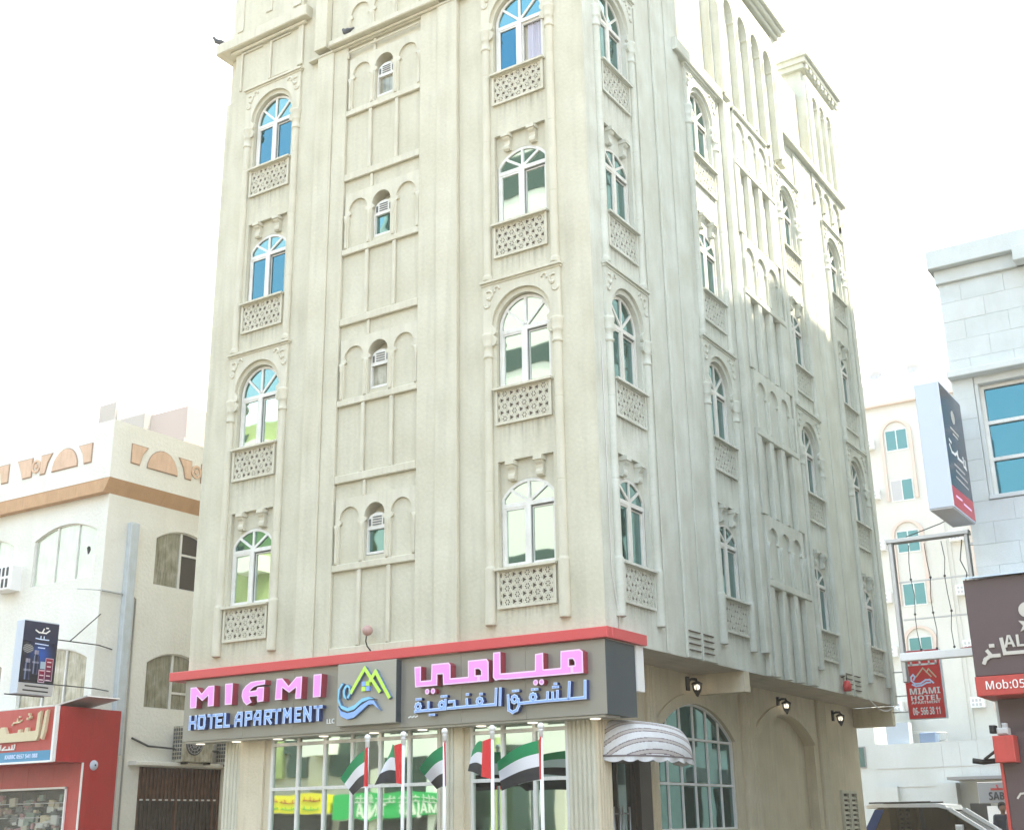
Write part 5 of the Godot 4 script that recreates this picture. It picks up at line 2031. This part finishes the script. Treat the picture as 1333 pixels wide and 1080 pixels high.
	# pale blocks beyond the white building
	for q in [["hazy pale apartment block with screened roof beyond the white building", -135.0, -125.0, 61.0, -95.0, M.distant_grey], ["hazy pink apartment block right of the screened roof block", -125.5, -117.5, 58.3, -96.0, M.distant_pink]]:
		var h := thing("distant_block", q[0], "building", Vector3(q[1], 0, q[4]))
		var wd: float = q[2] - q[1]
		s = sb()
		box(s, 0, -0.1, -14, wd, q[3] - 5.0, 0)
		obj("wall", s, q[5], h)
		s = sb()
		if q[5] == M.distant_grey:
			box(s, 0, q[3] - 5, -14, 3.6, q[3], 0)
			box(s, 3.6, q[3] - 5, -14, wd, q[3] - 3, -0.1)
			obj("stair_head", s, q[5], h)
			for i in 14:
				s = sb()
				box(s, 3.7 + i * 0.44, q[3] - 3, -0.4, 3.95 + i * 0.44, q[3] - 1.2, -0.3)
				obj("screen_slat", s, M.far_grey, h)
		else:
			box(s, 0, q[3] - 5, -14, wd, q[3] - 0.3, -0.3)
			obj("roof_wall", s, q[5], h)
		for i in 3:
			for k in 4:
				s = sb()
				box(s, 0.9 + i * 3.0, q[3] - 9.0 - k * 3.3, 0, 2.2 + i * 3.0, q[3] - 7.4 - k * 3.3, 0.06)
				obj("window", s, M.far_glass, h)


# ------------------------------------------------------------------ street behind the camera, seen in the glass
func street_opposite():
	var o := thing("white_office_block", "tall white block with dark green window bands mirrored in the hotel glass", "building", Vector3(-26, 0, 26))
	var s := sb()
	box(s, 0, -0.1, 0, 17, 33, 14)
	obj("wall", s, M.white_paint, o)
	for v in [[9.0, 12.2], [16.2, 17.6], [20.6, 21.5], [24.6, 26.2], [29.2, 31.3]]:
		for i in 5:
			s = sb()
			box(s, 0.4 + i * 3.3, v[0], -0.06, 3.5 + i * 3.3, v[1], 0.0)
			obj("window", s, M.tint_band, o)
	s = sb()
	var w5 := [[0.4, 2.9, 4.2], [3.1, 4.3, 3.6], [4.8, 7.9, 4.4], [8.3, 9.2, 3.4], [9.6, 12.4, 4.1], [12.9, 16.4, 4.5]]
	for q in w5:
		box(s, q[0], 0.2, -0.05, q[1], q[2], 0.0)
	obj("shop_opening", s, M.tint_band, o)
	for i in 6:
		s = sb()
		box(s, 0.1 + i * 3.1, -0.1, -0.6, 0.5 + i * 3.1, 3.7 + 0.5 * (i % 3), -0.1)
		obj("column", s, [M.far_cream, M.white_paint, M.lime_wall][i % 3], o)
	o = thing("lime_apartment_block", "lime green block mirrored in the left windows", "building", Vector3(-46, 0, 26))
	s = sb()
	box(s, 0, 8.0, 0, 18.5, 21, 14)
	obj("wall", s, M.lime_wall, o)
	s = sb()
	box(s, 0, -0.1, 0.1, 18.4, 7.99, 14)
	obj("lower_wall", s, M.far_grey, o)
	for i in 7:
		s = sb()
		box(s, 0.5 + i * 2.6, 2.9 + 0.3 * (i % 3), -0.1, 1.5 + i * 2.6, 7.2, 0.1)
		obj("pilaster", s, [M.far_cream, M.white_paint, M.lime_wall][i % 3], o)
		s = sb()
		box(s, 1.7 + i * 2.6, 3.5, 0.0, 2.9 + i * 2.6, 4.9 + 0.4 * (i % 2), 0.1)
		obj("window", s, M.tint_band, o)
	for v in 6:
		for i in 4:
			s = sb()
			box(s, 1.2 + i * 4.4, 4.6 + v * 2.9, -0.08, 2.6 + i * 4.4, 6.0 + v * 2.9, 0.0)
			obj("window", s, M.tint_band, o)
			s = sb()
			box(s, 3.2 + i * 4.4, 4.4 + v * 2.9, -0.9, 4.6 + i * 4.4, 5.2 + v * 2.9, 0.0)
			obj("balcony", s, M.white_paint, o)
	o = thing("cream_row_house", "low cream row mirrored in the shop glass", "building", Vector3(-8.5, 0, 26))
	s = sb()
	box(s, 0, -0.1, 0, 40, 9.5, 14)
	obj("wall", s, M.far_cream, o)
	for i in 9:
		for v in 2:
			s = sb()
			box(s, 1.0 + i * 4.3, 4.4 + v * 2.6, -0.05, 3.0 + i * 4.3, 5.8 + v * 2.6, 0.0)
			obj("window", s, M.tint_band, o)
	for q in [["yellow_shop_sign", "long yellow shop board across the street", -33.5, -28.1, M.yellow_board, 1.95, 2.75], ["green_shop_sign", "long green shop board across the street", -27.9, -20.5, M.green_board, 1.7, 2.7]]:
		var g := thing(q[0], q[1], "sign", Vector3(q[2], 0, 25.2))
		s = sb()
		box(s, 0, q[5], 0, q[3] - q[2], q[6], 0.3)
		obj("board", s, q[4], g)
		var X := Transform3D(Basis(Vector3.UP, PI), Vector3((q[3] - q[2]) / 2, q[5], -0.01))
		if q[4] == M.green_board:
			text("lettering", "MAJAB   T NA", 0.5, 0.02, M.white_paint, g, X * at(0, 0.32, 0))
		var rows := [[0.62, "white_paint"], [0.78, "white_paint"]] if q[4] == M.green_board else [[0.52, "shop_red"], [0.20, "green_board"]]
		for rw in rows:
			var marks := []
			for i in 26:
				var x := -2.3 + i * 0.18
				if i % 7 == 6:
					continue
				marks.append([x, rw[0], x + 0.15, rw[0]])
				if i % 3 != 1:
					marks.append([x + 0.05, rw[0], x + 0.05, rw[0] + 0.07 + 0.05 * (i % 2)])
			arabic_block(g, marks, 0.035, 0.0, 0.02, M[rw[1]], X)
		s = sb()
		box(s, 0.2, 0, 0.32, q[3] - q[2] - 0.2, q[5] - 0.05, 0.5)
		obj("shop_opening", s, M.black, g)


func lane_blocks():
	# taller blocks across the lane, out of the frame: they shade the hotel's side and show in its glass
	var o := thing("lane_block", "tall grey green block across the lane beyond the stone building", "building", Vector3(9.2, 0, -26.0))
	var s := sb()
	box(s, 0, -0.1, 14.6, 12, 28.0, 18.3)
	box(s, 0, -0.1, 9.6, 12, 29.3, 14.59)
	box(s, 0, -0.1, -24, 12, 30.8, 9.59)
	obj("wall", s, M.block_wall, o)
	for v in 7:
		for i in 6:
			s = sb()
			box(s, -0.06, 2.6 + v * 3.5, 1.0 + i * 3.0, 0.0, 4.4 + v * 3.5, 2.4 + i * 3.0)
			obj("window", s, M.tint_band, o)
	for v in 4:
		for i in 8:
			s = sb()
			box(s, -0.06, 0.9 + v * 3.2, -22.6 + i * 2.9, 0.0, 2.6 + v * 3.2, -21.2 + i * 2.9)
			obj("window", s, M.tint_band, o)
			s = sb()
			bevel_box(s, -0.45, 2.75 + v * 3.2, -22.4 + i * 2.9, 0.0, 3.3 + v * 3.2, -21.5 + i * 2.9, 0.03)
			obj("cooling_box", s, M.dull_grey, o)
	o = thing("lane_block", "taller block above the stone building's back half", "building", Vector3(9.4, 9.7, -7.6))
	s = sb()
	box(s, 0, -0.07, 0, 6.6, 30, 6.45)
	obj("wall", s, M.block_wall, o)
	for v in 8:
		for i in 2:
			s = sb()
			box(s, -0.06, 1.0 + v * 3.5, 1.0 + i * 3.5, 0.0, 2.8 + v * 3.5, 2.4 + i * 3.5)
			obj("window", s, M.tint_band, o)


# ------------------------------------------------------------------ small things
func flag(x: float, ball_y: float, h0: Vector2, h1: Vector2, r0: Vector2, r1: Vector2, f0: Vector2, f1: Vector2, zf: float, label: String):
	var z := 1.5
	var o := thing("flag_pole", label, "flag", Vector3(x, 0, z), "flags before the hotel glass")
	var s := sb(true)
	tube(s, [Vector3(0, 0.0, 0), Vector3(0, ball_y - 0.03, 0)], 0.028, 10)
	obj("pole", s, M.pole_white, o)
	s = sb(true)
	lathe(s, [Vector2(0, -0.14), Vector2(0.034, -0.14), Vector2(0.034, -0.05), Vector2(0.045, -0.04), Vector2(0.03, -0.03)], 10, Vector3(0, ball_y, 0))
	ball(s, Vector3(0, ball_y + 0.015, 0), 0.05, 12)
	obj("finial", s, M.pole_white, o)
	s = sb(true)
	lathe(s, [Vector2(0, 0.0), Vector2(0.16, 0.0), Vector2(0.16, 0.03), Vector2(0.05, 0.08), Vector2(0.03, 0.1)], 12, Vector3(0, 0.02, 0))
	obj("base", s, M.steel, o)
	var pt := func(u: float, v: float) -> Vector3:     # u from hoist to fly, v from top to foot
		var a := h0.lerp(h1, v)
		var b := r0.lerp(r1, v)
		var c := f0.lerp(f1, v)
		var p: Vector2
		var d := 0.0
		if u < 0.25:
			p = a.lerp(b, u / 0.25)
			d = 0.05 * sin(u / 0.25 * PI)
		else:
			var t := (u - 0.25) / 0.75
			p = b.lerp(c, t)
			p.y += 0.05 * sin(t * PI) * (1.0 - v * 0.6)
			d = zf * t + 0.06 * sin(t * 5.5 + v * 1.6) * t
		return Vector3(p.x - x + d * 0.68, p.y, d)
	for q in [[0.0, 0.25, 0.0, 1.0, "flag_red"], [0.25, 1.0, 0.0, 0.333, "flag_green"], [0.25, 1.0, 0.333, 0.667, "flag_white"], [0.25, 1.0, 0.667, 1.0, "flag_black"]]:
		s = sb(true)
		var nu := 6 if q[1] < 0.5 else 18
		var nv := 12 if q[1] < 0.5 else 5
		for i in nu:
			for j in nv:
				var u0 := lerpf(q[0], q[1], float(i) / nu)
				var u1 := lerpf(q[0], q[1], float(i + 1) / nu)
				var v0 := lerpf(q[2], q[3], float(j) / nv)
				var v1 := lerpf(q[2], q[3], float(j + 1) / nv)
				quad(s, pt.call(u0, v1), pt.call(u1, v1), pt.call(u1, v0), pt.call(u0, v0))
		obj("flag_stripe", s, M[q[4]], o)


func small_things():
	flag(-3.50, 2.72, Vector2(-3.48, 2.60), Vector2(-3.47, 2.00), Vector2(-3.55, 2.55), Vector2(-3.56, 2.00), Vector2(-4.13, 2.16), Vector2(-3.84, 1.89), -0.5, "leftmost flag, drooping towards the left with a narrow red band")
	flag(-2.79, 2.73, Vector2(-2.80, 2.62), Vector2(-2.79, 2.01), Vector2(-2.97, 2.59), Vector2(-2.92, 2.03), Vector2(-3.11, 2.56), Vector2(-3.43, 2.04), -0.7, "second flag from the left, red band spread wide beside its pole")
	flag(-2.01, 2.74, Vector2(-1.99, 2.64), Vector2(-1.98, 1.97), Vector2(-2.03, 2.55), Vector2(-2.0, 1.95), Vector2(-2.54, 2.26), Vector2(-2.18, 1.94), -0.6, "middle flag before the hotel's glass pier, red band almost hidden")
	flag(-1.15, 2.74, Vector2(-1.14, 2.62), Vector2(-1.14, 2.03), Vector2(-1.32, 2.58), Vector2(-1.35, 2.08), Vector2(-1.51, 2.51), Vector2(-1.60, 2.20), -0.8, "fourth flag from the left, short and folded with a broad red band")
	flag(-0.31, 2.73, Vector2(-0.30, 2.63), Vector2(-0.32, 2.01), Vector2(-0.35, 2.55), Vector2(-0.35, 2.01), Vector2(-1.06, 2.30), Vector2(-0.99, 1.88), -0.35, "rightmost flag, spread out flat beside the awning")
	awning()
	# wall lamps on the lane side
	for q in [[5.16, 3.86, "lit black wall lamp above the arched shop window"], [9.9, 3.82, "lit black wall lamp above the blind arch"], [13.58, 3.76, "lit black wall lamp nearest the hotel's back corner"]]:
		var o := thing("wall_lamp", q[2], "lamp", Vector3(-1.05, q[1], -q[0]), "lamps on the lane side of the hotel")
		var s := sb(true)
		tube(s, [Vector3(0, 0.10, 0), Vector3(0.10, 0.15, 0), Vector3(0.20, 0.14, 0), Vector3(0.21, 0.1, 0)], 0.028, 8)
		bevel_box(s, 0.0, -0.06, -0.07, 0.04, 0.20, 0.07, 0.012)
		obj("arm", s, M.dark_metal, o)
		s = sb(true)
		lathe(s, [Vector2(0, 0.13), Vector2(0.03, 0.11), Vector2(0.11, 0.06), Vector2(0.115, 0.05), Vector2(0.0, 0.05)], 12, Vector3(0.21, 0, 0))
		lathe(s, [Vector2(0, -0.20), Vector2(0.02, -0.18), Vector2(0.07, -0.09), Vector2(0.08, -0.07), Vector2(0, -0.07)], 12, Vector3(0.21, 0, 0))
		for i in 6:
			var a := TAU * i / 6 + 0.3
			tube(s, [Vector3(0.21 + 0.075 * cos(a), -0.08, 0.075 * sin(a)), Vector3(0.21 + 0.10 * cos(a), 0.055, 0.10 * sin(a))], 0.008, 5)
		obj("cage", s, M.dark_metal, o)
		s = sb(true)
		ball(s, Vector3(0.21, -0.01, 0), 0.055, 12)
		obj("bulb", s, M.lamp_glow, o)
		var l := OmniLight3D.new()
		l.name = "bulb_light"
		o.add_child(l)
		l.position = Vector3(0.21, -0.01, 0)
		l.light_energy = 0.004
		l.light_color = Color(1.0, 0.95, 0.86)
		l.light_size = 0.05
		l.omni_range = 40.0
		l.omni_attenuation = 2.0
		l.shadow_enabled = true
	# round float on a bent wire above the red strip
	var b := thing("ball_fitting", "dusty pink ball on a bent black stem above the red strip", "fitting", Vector3(-4.62, 4.3, 0.1))
	var s := sb(true)
	ball(s, Vector3(0, 0.36, 0.10), 0.095, 16)
	obj("ball", s, M.ball_pink, b)
	s = sb(true)
	tube(s, [Vector3(-0.02, 0.27, 0.10), Vector3(-0.05, 0.18, 0.08), Vector3(-0.05, 0.1, 0.04), Vector3(0.0, 0.02, 0.0)], 0.012, 6)
	obj("stem", s, M.black, b)
	# red lantern on the side wall
	b = thing("red_alarm", "small red alarm lamp on the hotel's side wall", "alarm", Vector3(0.0, 4.30, -11.35))
	s = sb(true)
	lathe(s, [Vector2(0, -0.12), Vector2(0.09, -0.12), Vector2(0.10, 0.0), Vector2(0.07, 0.10), Vector2(0, 0.13)], 12, Vector3(0.12, 0, 0))
	obj("lens", s, M.red_plastic, b)
	s = sb(true)
	tube(s, [Vector3(0.0, 0.2, 0), Vector3(0.12, 0.24, 0), Vector3(0.12, 0.1, 0)], 0.015, 6)
	obj("bracket", s, M.dark_metal, b)
	# pigeons
	for q in [[Vector3(-9.46, 18.60, 0.12), 0.7, "pigeon on the outer end of the left ledge"], [Vector3(-5.52, 17.28, 0.20), -0.2, "pigeon on the middle ledge of the street front"]]:
		var o := thing("pigeon", q[2], "bird", q[0])
		o.rotation.y = q[1] + PI
		s = blob([[0.0, 0.10, 0, 0.062, 0.10, 0.12, 0, 0.055], [0.10, 0.13, 0, 0.045, 0.155, 0.19, 0, 0.03], [0.155, 0.205, 0, 0.032, 0.165, 0.21, 0, 0.03], [-0.02, 0.10, 0, 0.045, -0.19, 0.075, 0, 0.018], [0.19, 0.205, 0, 0.010, 0.212, 0.20, 0, 0.004], [0.03, 0.06, 0.022, 0.010, 0.035, 0.008, 0.022, 0.006], [0.03, 0.06, -0.022, 0.010, 0.035, 0.008, -0.022, 0.006]], 0.011, 0.02)
		obj("body", s, M.feather, o)
	# hotel's red hanging sign at the back corner
	b = thing("red_hotel_sign", "red MIAMI HOTEL sign on rods at the hotel's back corner", "sign", Vector3(0, 0, -15.2))
	s = sb()
	bevel_box(s, 0.40, 3.75, -0.22, 1.32, 5.46, 0.0, 0.01)
	obj("case", s, M.box_white, b)
	s = sb()
	box(s, 0.41, 3.76, 0.0, 1.31, 5.45, 0.004)
	obj("red_face", s, M.sign_red, b)
	text("lettering", "MIAMI", 0.155, 0.004, M.white_paint, b, at(0.86, 4.43, 0.007), true, 1.12)
	text("lettering", "HOTEL", 0.12, 0.004, M.white_paint, b, at(0.86, 4.262, 0.007), true, 1.45)
	text("lettering", "APARTMENT", 0.065, 0.004, M.white_paint, b, at(0.86, 4.152, 0.007), true, 1.35)
	text("lettering", "06- 566 38 11", 0.18, 0.004, M.white_paint, b, at(0.86, 3.935, 0.007), true, 0.46)
	arabic_block(b, [[0.48, 5.09, 1.22, 5.09], [0.60, 5.09, 0.60, 5.15], [0.82, 5.09, 0.82, 5.16], [1.05, 5.09, 1.05, 5.15], [1.22, 5.09, 1.22, 5.17]], 0.045, 0.004, 0.003, M.white_paint)
	arabic_block(b, [[0.55, 5.30, 1.15, 5.30], [0.7, 5.30, 0.7, 5.38], [0.95, 5.30, 0.95, 5.40]], 0.05, 0.004, 0.003, M.white_paint)
	arabic_block(b, [[0.70, 4.80, 0.88, 5.00, 1.06, 4.78], [0.96, 4.89, 1.02, 4.97, 1.18, 4.76]], 0.03, 0.004, 0.003, M.cream_letter)
	arabic_block(b, [[0.62, 4.72, 0.66, 4.79, 0.62, 4.85, 0.56, 4.79, 0.56, 4.70, 0.64, 4.62, 0.78, 4.62, 0.92, 4.70, 1.02, 4.70, 1.10, 4.62], [0.58, 4.60, 0.66, 4.56, 0.80, 4.57, 0.94, 4.63, 1.02, 4.63]], 0.04, 0.004, 0.003, M.pale_blue)
	s = sb(true)
	for v in [3.95, 4.35, 4.95]:
		tube(s, [Vector3(-0.02, v, -0.1), Vector3(0.42, v, -0.1)], 0.018, 6)
	obj("support_rod", s, M.steel, b)
	# loose cables
	s = sb(true)
	var l := []
	for i in 13:
		l.append(Vector3(-9.9, 16.0 - i * 1.0, -0.9) + Vector3(0.02 * sin(i * 1.7), 0, 0.02 * cos(i * 2.3)))
	tube(s, l, 0.012, 5)
	tag(obj("hanging_cable", s, M.wire_pale, self), "pale cable hanging in the alley beside the hotel's left edge", "cable")
	s = sb(true)
	l = []
	for i in 9:
		l.append(Vector3(-0.01, 4.16 - 0.22 * sin(PI * i / 8.0), -13.3 - i * 0.29))
	tube(s, l, 0.018, 5)
	tag(obj("slack_cable", s, M.wire_pale, self), "slack pale cable under the hotel's back corner", "cable")
	s = sb(true)
	tube(s, [Vector3(0.012, 9.2, -0.22), Vector3(0.012, 5.2, -0.26), Vector3(0.04, 4.5, -0.42), Vector3(0.02, 4.34, -0.40)], 0.009, 5)
	tag(obj("corner_cable", s, M.wire_pale, self), "thin pale cable down the hotel's street corner", "cable")


func awning():
	# a rounded fabric hood over the entrance, striped across, with a scalloped valance
	var o := thing("awning", "rounded striped fabric awning over the hotel entrance", "awning", Vector3(-0.42, 0, -1.78))
	var hw := 1.25            # half width along the lane
	var rad := 0.70           # reach out from the pier
	var hh := 0.58
	var base := 2.40
	var pt := func(a: float, t: float) -> Vector3:      # a around from one end to the other, t from rim to crown
		var c := pow(absf(cos(t * PI / 2)), 0.62)
		var e := pow(absf(sin(a)), 0.7)
		return Vector3(0.0 + rad * e * c, base + hh * pow(sin(t * PI / 2), 0.95), hw * cos(a) * (c * 0.35 + 0.65))
	var na := 170
	var nt := 96
	var st := [sb(true), sb(true), sb(true)]
	for i in na:
		for j in nt:
			var a0 := PI * i / na
			var a1 := PI * (i + 1) / na
			var u0 := float(j) / nt
			var u1 := float(j + 1) / nt
			var m: Vector3 = pt.call((a0 + a1) / 2, (u0 + u1) / 2)
			var f: float = fposmod(((m.y - base) / hh * 0.95 - m.x / rad * 0.75 - m.z / hw * 0.30 + 2.0) / 0.34, 1.0)
			var k := 0 if f < 0.60 else (2 if f < 0.675 or f > 0.925 else 1)
			quad(st[k], pt.call(a0, u0), pt.call(a1, u0), pt.call(a1, u1), pt.call(a0, u1))
	obj("cloth", st[0], M.awning_cloth, o)
	obj("cloth_band", st[1], M.awning_band, o)
	obj("stripe", st[2], M.awning_stripe, o)
	var s := sb(true)
	var n := 90
	for i in n:
		var a0 := PI * i / n
		var a1 := PI * (i + 1) / n
		var d0 := 0.06 + 0.035 * absf(sin(a0 * 10.0))
		var d1 := 0.06 + 0.035 * absf(sin(a1 * 10.0))
		var p0: Vector3 = pt.call(a0, 0.0)
		var p1: Vector3 = pt.call(a1, 0.0)
		var w0 := Vector3(sin(a0), 0, cos(a0)) * 0.02 * sin(a0 * 16.0)
		var w1 := Vector3(sin(a1), 0, cos(a1)) * 0.02 * sin(a1 * 16.0)
		quad(s, p0 + w0 - Vector3(0, d0, 0), p1 + w1 - Vector3(0, d1, 0), p1, p0)
	var v := obj("valance", s, M.awning_cloth, o)
	s = sb(true)
	for i in n:
		var a0 := PI * i / n
		var a1 := PI * (i + 1) / n
		var p0: Vector3 = pt.call(a0, 0.0) * Vector3(1.01, 1, 1.01)
		var p1: Vector3 = pt.call(a1, 0.0) * Vector3(1.01, 1, 1.01)
		quad(s, p0 + Vector3(0, -0.012, 0), p1 + Vector3(0, -0.012, 0), p1 + Vector3(0, 0.012, 0), p0 + Vector3(0, 0.012, 0))
	obj("piping", s, M.awning_stripe, v)
	s = sb(true)
	var l := []
	for i in 23:
		l.append(pt.call(PI * i / 22.0, 0.0) * Vector3(0.985, 1, 0.985))
	tube(s, l, 0.015, 6)
	obj("hoop", s, M.steel, o)
	for z in [-1.2, -0.2, 0.8]:
		s = sb(true)
		tube(s, [Vector3(-0.64, base + 0.02, z), Vector3(0.02, base + 0.02, z)], 0.016, 6)
		obj("arm", s, M.steel, o)


# ------------------------------------------------------------------ cars and people
func vehicles_and_people():
	var c := thing("parked_car", "white off-road car with dark windows behind the hotel's back corner", "car", Vector3(-1.9, -0.1, -18.2))
	# side outline runs along x, nose to the right
	var s := sb()
	var body := pv([0.32, 0.45, 0.45, 0.42, 4.35, 0.42, 4.55, 0.55, 4.55, 0.95, 4.40, 1.08, 3.45, 1.17, 0.36, 1.17, 0.32, 1.0])
	prism(s, body, 0.0, 1.8)
	obj("body", s, M.car_white, c)
	s = sb()
	var cabin := pv([0.46, 1.17, 3.40, 1.17, 2.62, 1.68, 2.40, 1.74, 0.90, 1.76, 0.78, 1.70])
	var top := pv([0.60, 1.735, 0.85, 1.765, 2.42, 1.745, 2.66, 1.685, 2.60, 1.80, 2.36, 1.84, 0.75, 1.85, 0.56, 1.80])
	prism(s, top, 0.05, 1.75)
	obj("roof", s, M.car_white, c)
	s = sb()
	prism(s, cabin, 0.06, 1.72)
	obj("cabin", s, M.car_glass, c)
	s = sb()
	prism(s, pv([0.46, 1.17, 0.74, 1.17, 1.04, 1.71, 0.80, 1.71]), 1.721, 1.745)
	obj("pillar", s, M.sky_reflection_blue, c)  # blue sky reflection painted on as a solid colour
	s = sb()
	prism(s, pv([1.95, 1.17, 2.06, 1.17, 2.03, 1.74, 1.93, 1.74]), 1.721, 1.735)
	obj("pillar", s, M.dark_metal, c)
	s = sb()
	prism(s, pv([3.42, 1.17, 3.56, 1.17, 2.74, 1.72, 2.60, 1.72]), 1.60, 1.76)
	obj("pillar", s, M.car_white, c)
	s = sb()
	prism(s, pv([3.42, 1.17, 3.56, 1.17, 2.74, 1.72, 2.60, 1.72]), 0.04, 0.2)
	obj("pillar", s, M.car_white, c)
	s = sb()
	bevel_box(s, 0.6, 1.86, 1.5, 2.2, 1.90, 1.56, 0.01)
	bevel_box(s, 0.6, 1.86, 0.24, 2.2, 1.90, 0.30, 0.01)
	obj("roof_rail", s, M.dark_metal, c)
	for x in [1.05, 3.60]:
		for z in [1.62, 0.0]:
			s = sb(true)
			lathe(s, [Vector2(0, 0), Vector2(0.30, 0), Vector2(0.36, 0.03), Vector2(0.36, 0.19), Vector2(0.30, 0.22), Vector2(0, 0.22)], 18, Vector3(x, 0.36, z), Basis(Vector3.RIGHT, PI / 2))
			var w := obj("wheel", s, M.tyre, c)
			s = sb(true)
			lathe(s, [Vector2(0, 0.0), Vector2(0.22, 0.0), Vector2(0.22, 0.235), Vector2(0, 0.24)], 14, Vector3(x, 0.36, z - 0.003), Basis(Vector3.RIGHT, PI / 2))
			obj("rim", s, M.steel, w)
	s = sb()
	bevel_box(s, 4.50, 0.80, 0.1, 4.57, 0.95, 0.5, 0.01)
	obj("headlight", s, M.box_white, c)
	s = sb()
	bevel_box(s, 4.50, 0.80, 1.3, 4.57, 0.95, 1.7, 0.01)
	obj("headlight", s, M.box_white, c)
	s = sb()
	bevel_box(s, 2.85, 1.15, 1.78, 3.02, 1.32, 1.98, 0.03)
	obj("mirror", s, M.car_white, c)
	for q in [[Vector3(1.55, 0.02, -19.0), 1.0, 0.5, "person with short black hair in a dark shirt beyond the stone building", "shirt_dark"], [Vector3(2.12, 0.02, -17.5), 0.93, -2.2, "shorter person close by the brown shop's red edge", "trousers"]]:
		var o := thing("person", q[3], "person", q[0], "")
		o.rotation.y = q[2]
		o.scale = Vector3.ONE * q[1]
		var body2 := blob([[0, 0.95, 0, 0.13, 0, 1.25, 0, 0.14], [-0.08, 1.33, 0, 0.09, 0.08, 1.33, 0, 0.09], [0, 1.38, 0, 0.06, 0, 1.50, 0.01, 0.05], [0, 1.57, 0.02, 0.085, 0, 1.63, 0.01, 0.095], [0, 1.53, 0.06, 0.05, 0, 1.56, 0.08, 0.03], [0, 1.585, 0.10, 0.018, 0, 1.57, 0.115, 0.014],
			[-0.19, 1.36, 0, 0.06, -0.24, 1.10, 0, 0.045], [-0.24, 1.10, 0, 0.042, -0.25, 0.86, 0.06, 0.035], [-0.25, 0.84, 0.06, 0.035, -0.25, 0.74, 0.08, 0.028], [0.19, 1.36, 0, 0.06, 0.24, 1.10, 0, 0.045], [0.24, 1.10, 0, 0.042, 0.25, 0.86, 0.06, 0.035], [0.25, 0.84, 0.06, 0.035, 0.25, 0.74, 0.08, 0.028],
			[-0.09, 0.92, 0, 0.10, -0.10, 0.50, 0.01, 0.065], [-0.10, 0.50, 0.01, 0.062, -0.10, 0.10, 0, 0.042], [-0.10, 0.05, -0.03, 0.04, -0.11, 0.035, 0.15, 0.035], [0.09, 0.92, 0, 0.10, 0.10, 0.50, 0.01, 0.065], [0.10, 0.50, 0.01, 0.062, 0.10, 0.10, 0, 0.042], [0.10, 0.05, -0.03, 0.04, 0.11, 0.035, 0.15, 0.035]], 0.026, 0.04)
		obj("body", body2, M.skin, o)
		obj("shirt", blob([[0, 0.92, 0, 0.15, 0, 1.25, 0, 0.158], [-0.09, 1.33, 0, 0.105, 0.09, 1.33, 0, 0.105], [-0.19, 1.36, 0, 0.078, -0.23, 1.14, 0, 0.066], [0.19, 1.36, 0, 0.078, 0.23, 1.14, 0, 0.066]], 0.03, 0.05), M[q[4]], o)
		obj("trousers", blob([[-0.09, 0.92, 0, 0.12, -0.10, 0.50, 0.01, 0.085], [-0.10, 0.50, 0.01, 0.082, -0.10, 0.10, 0, 0.065], [0.09, 0.92, 0, 0.12, 0.10, 0.50, 0.01, 0.085], [0.10, 0.50, 0.01, 0.082, 0.10, 0.10, 0, 0.065]], 0.03, 0.03), M.trousers, o)
		obj("hair", blob([[0, 1.63, -0.015, 0.105, 0, 1.655, -0.005, 0.105], [0, 1.58, -0.05, 0.075, 0, 1.6, -0.05, 0.08]], 0.02, 0.03), M.hair, o)
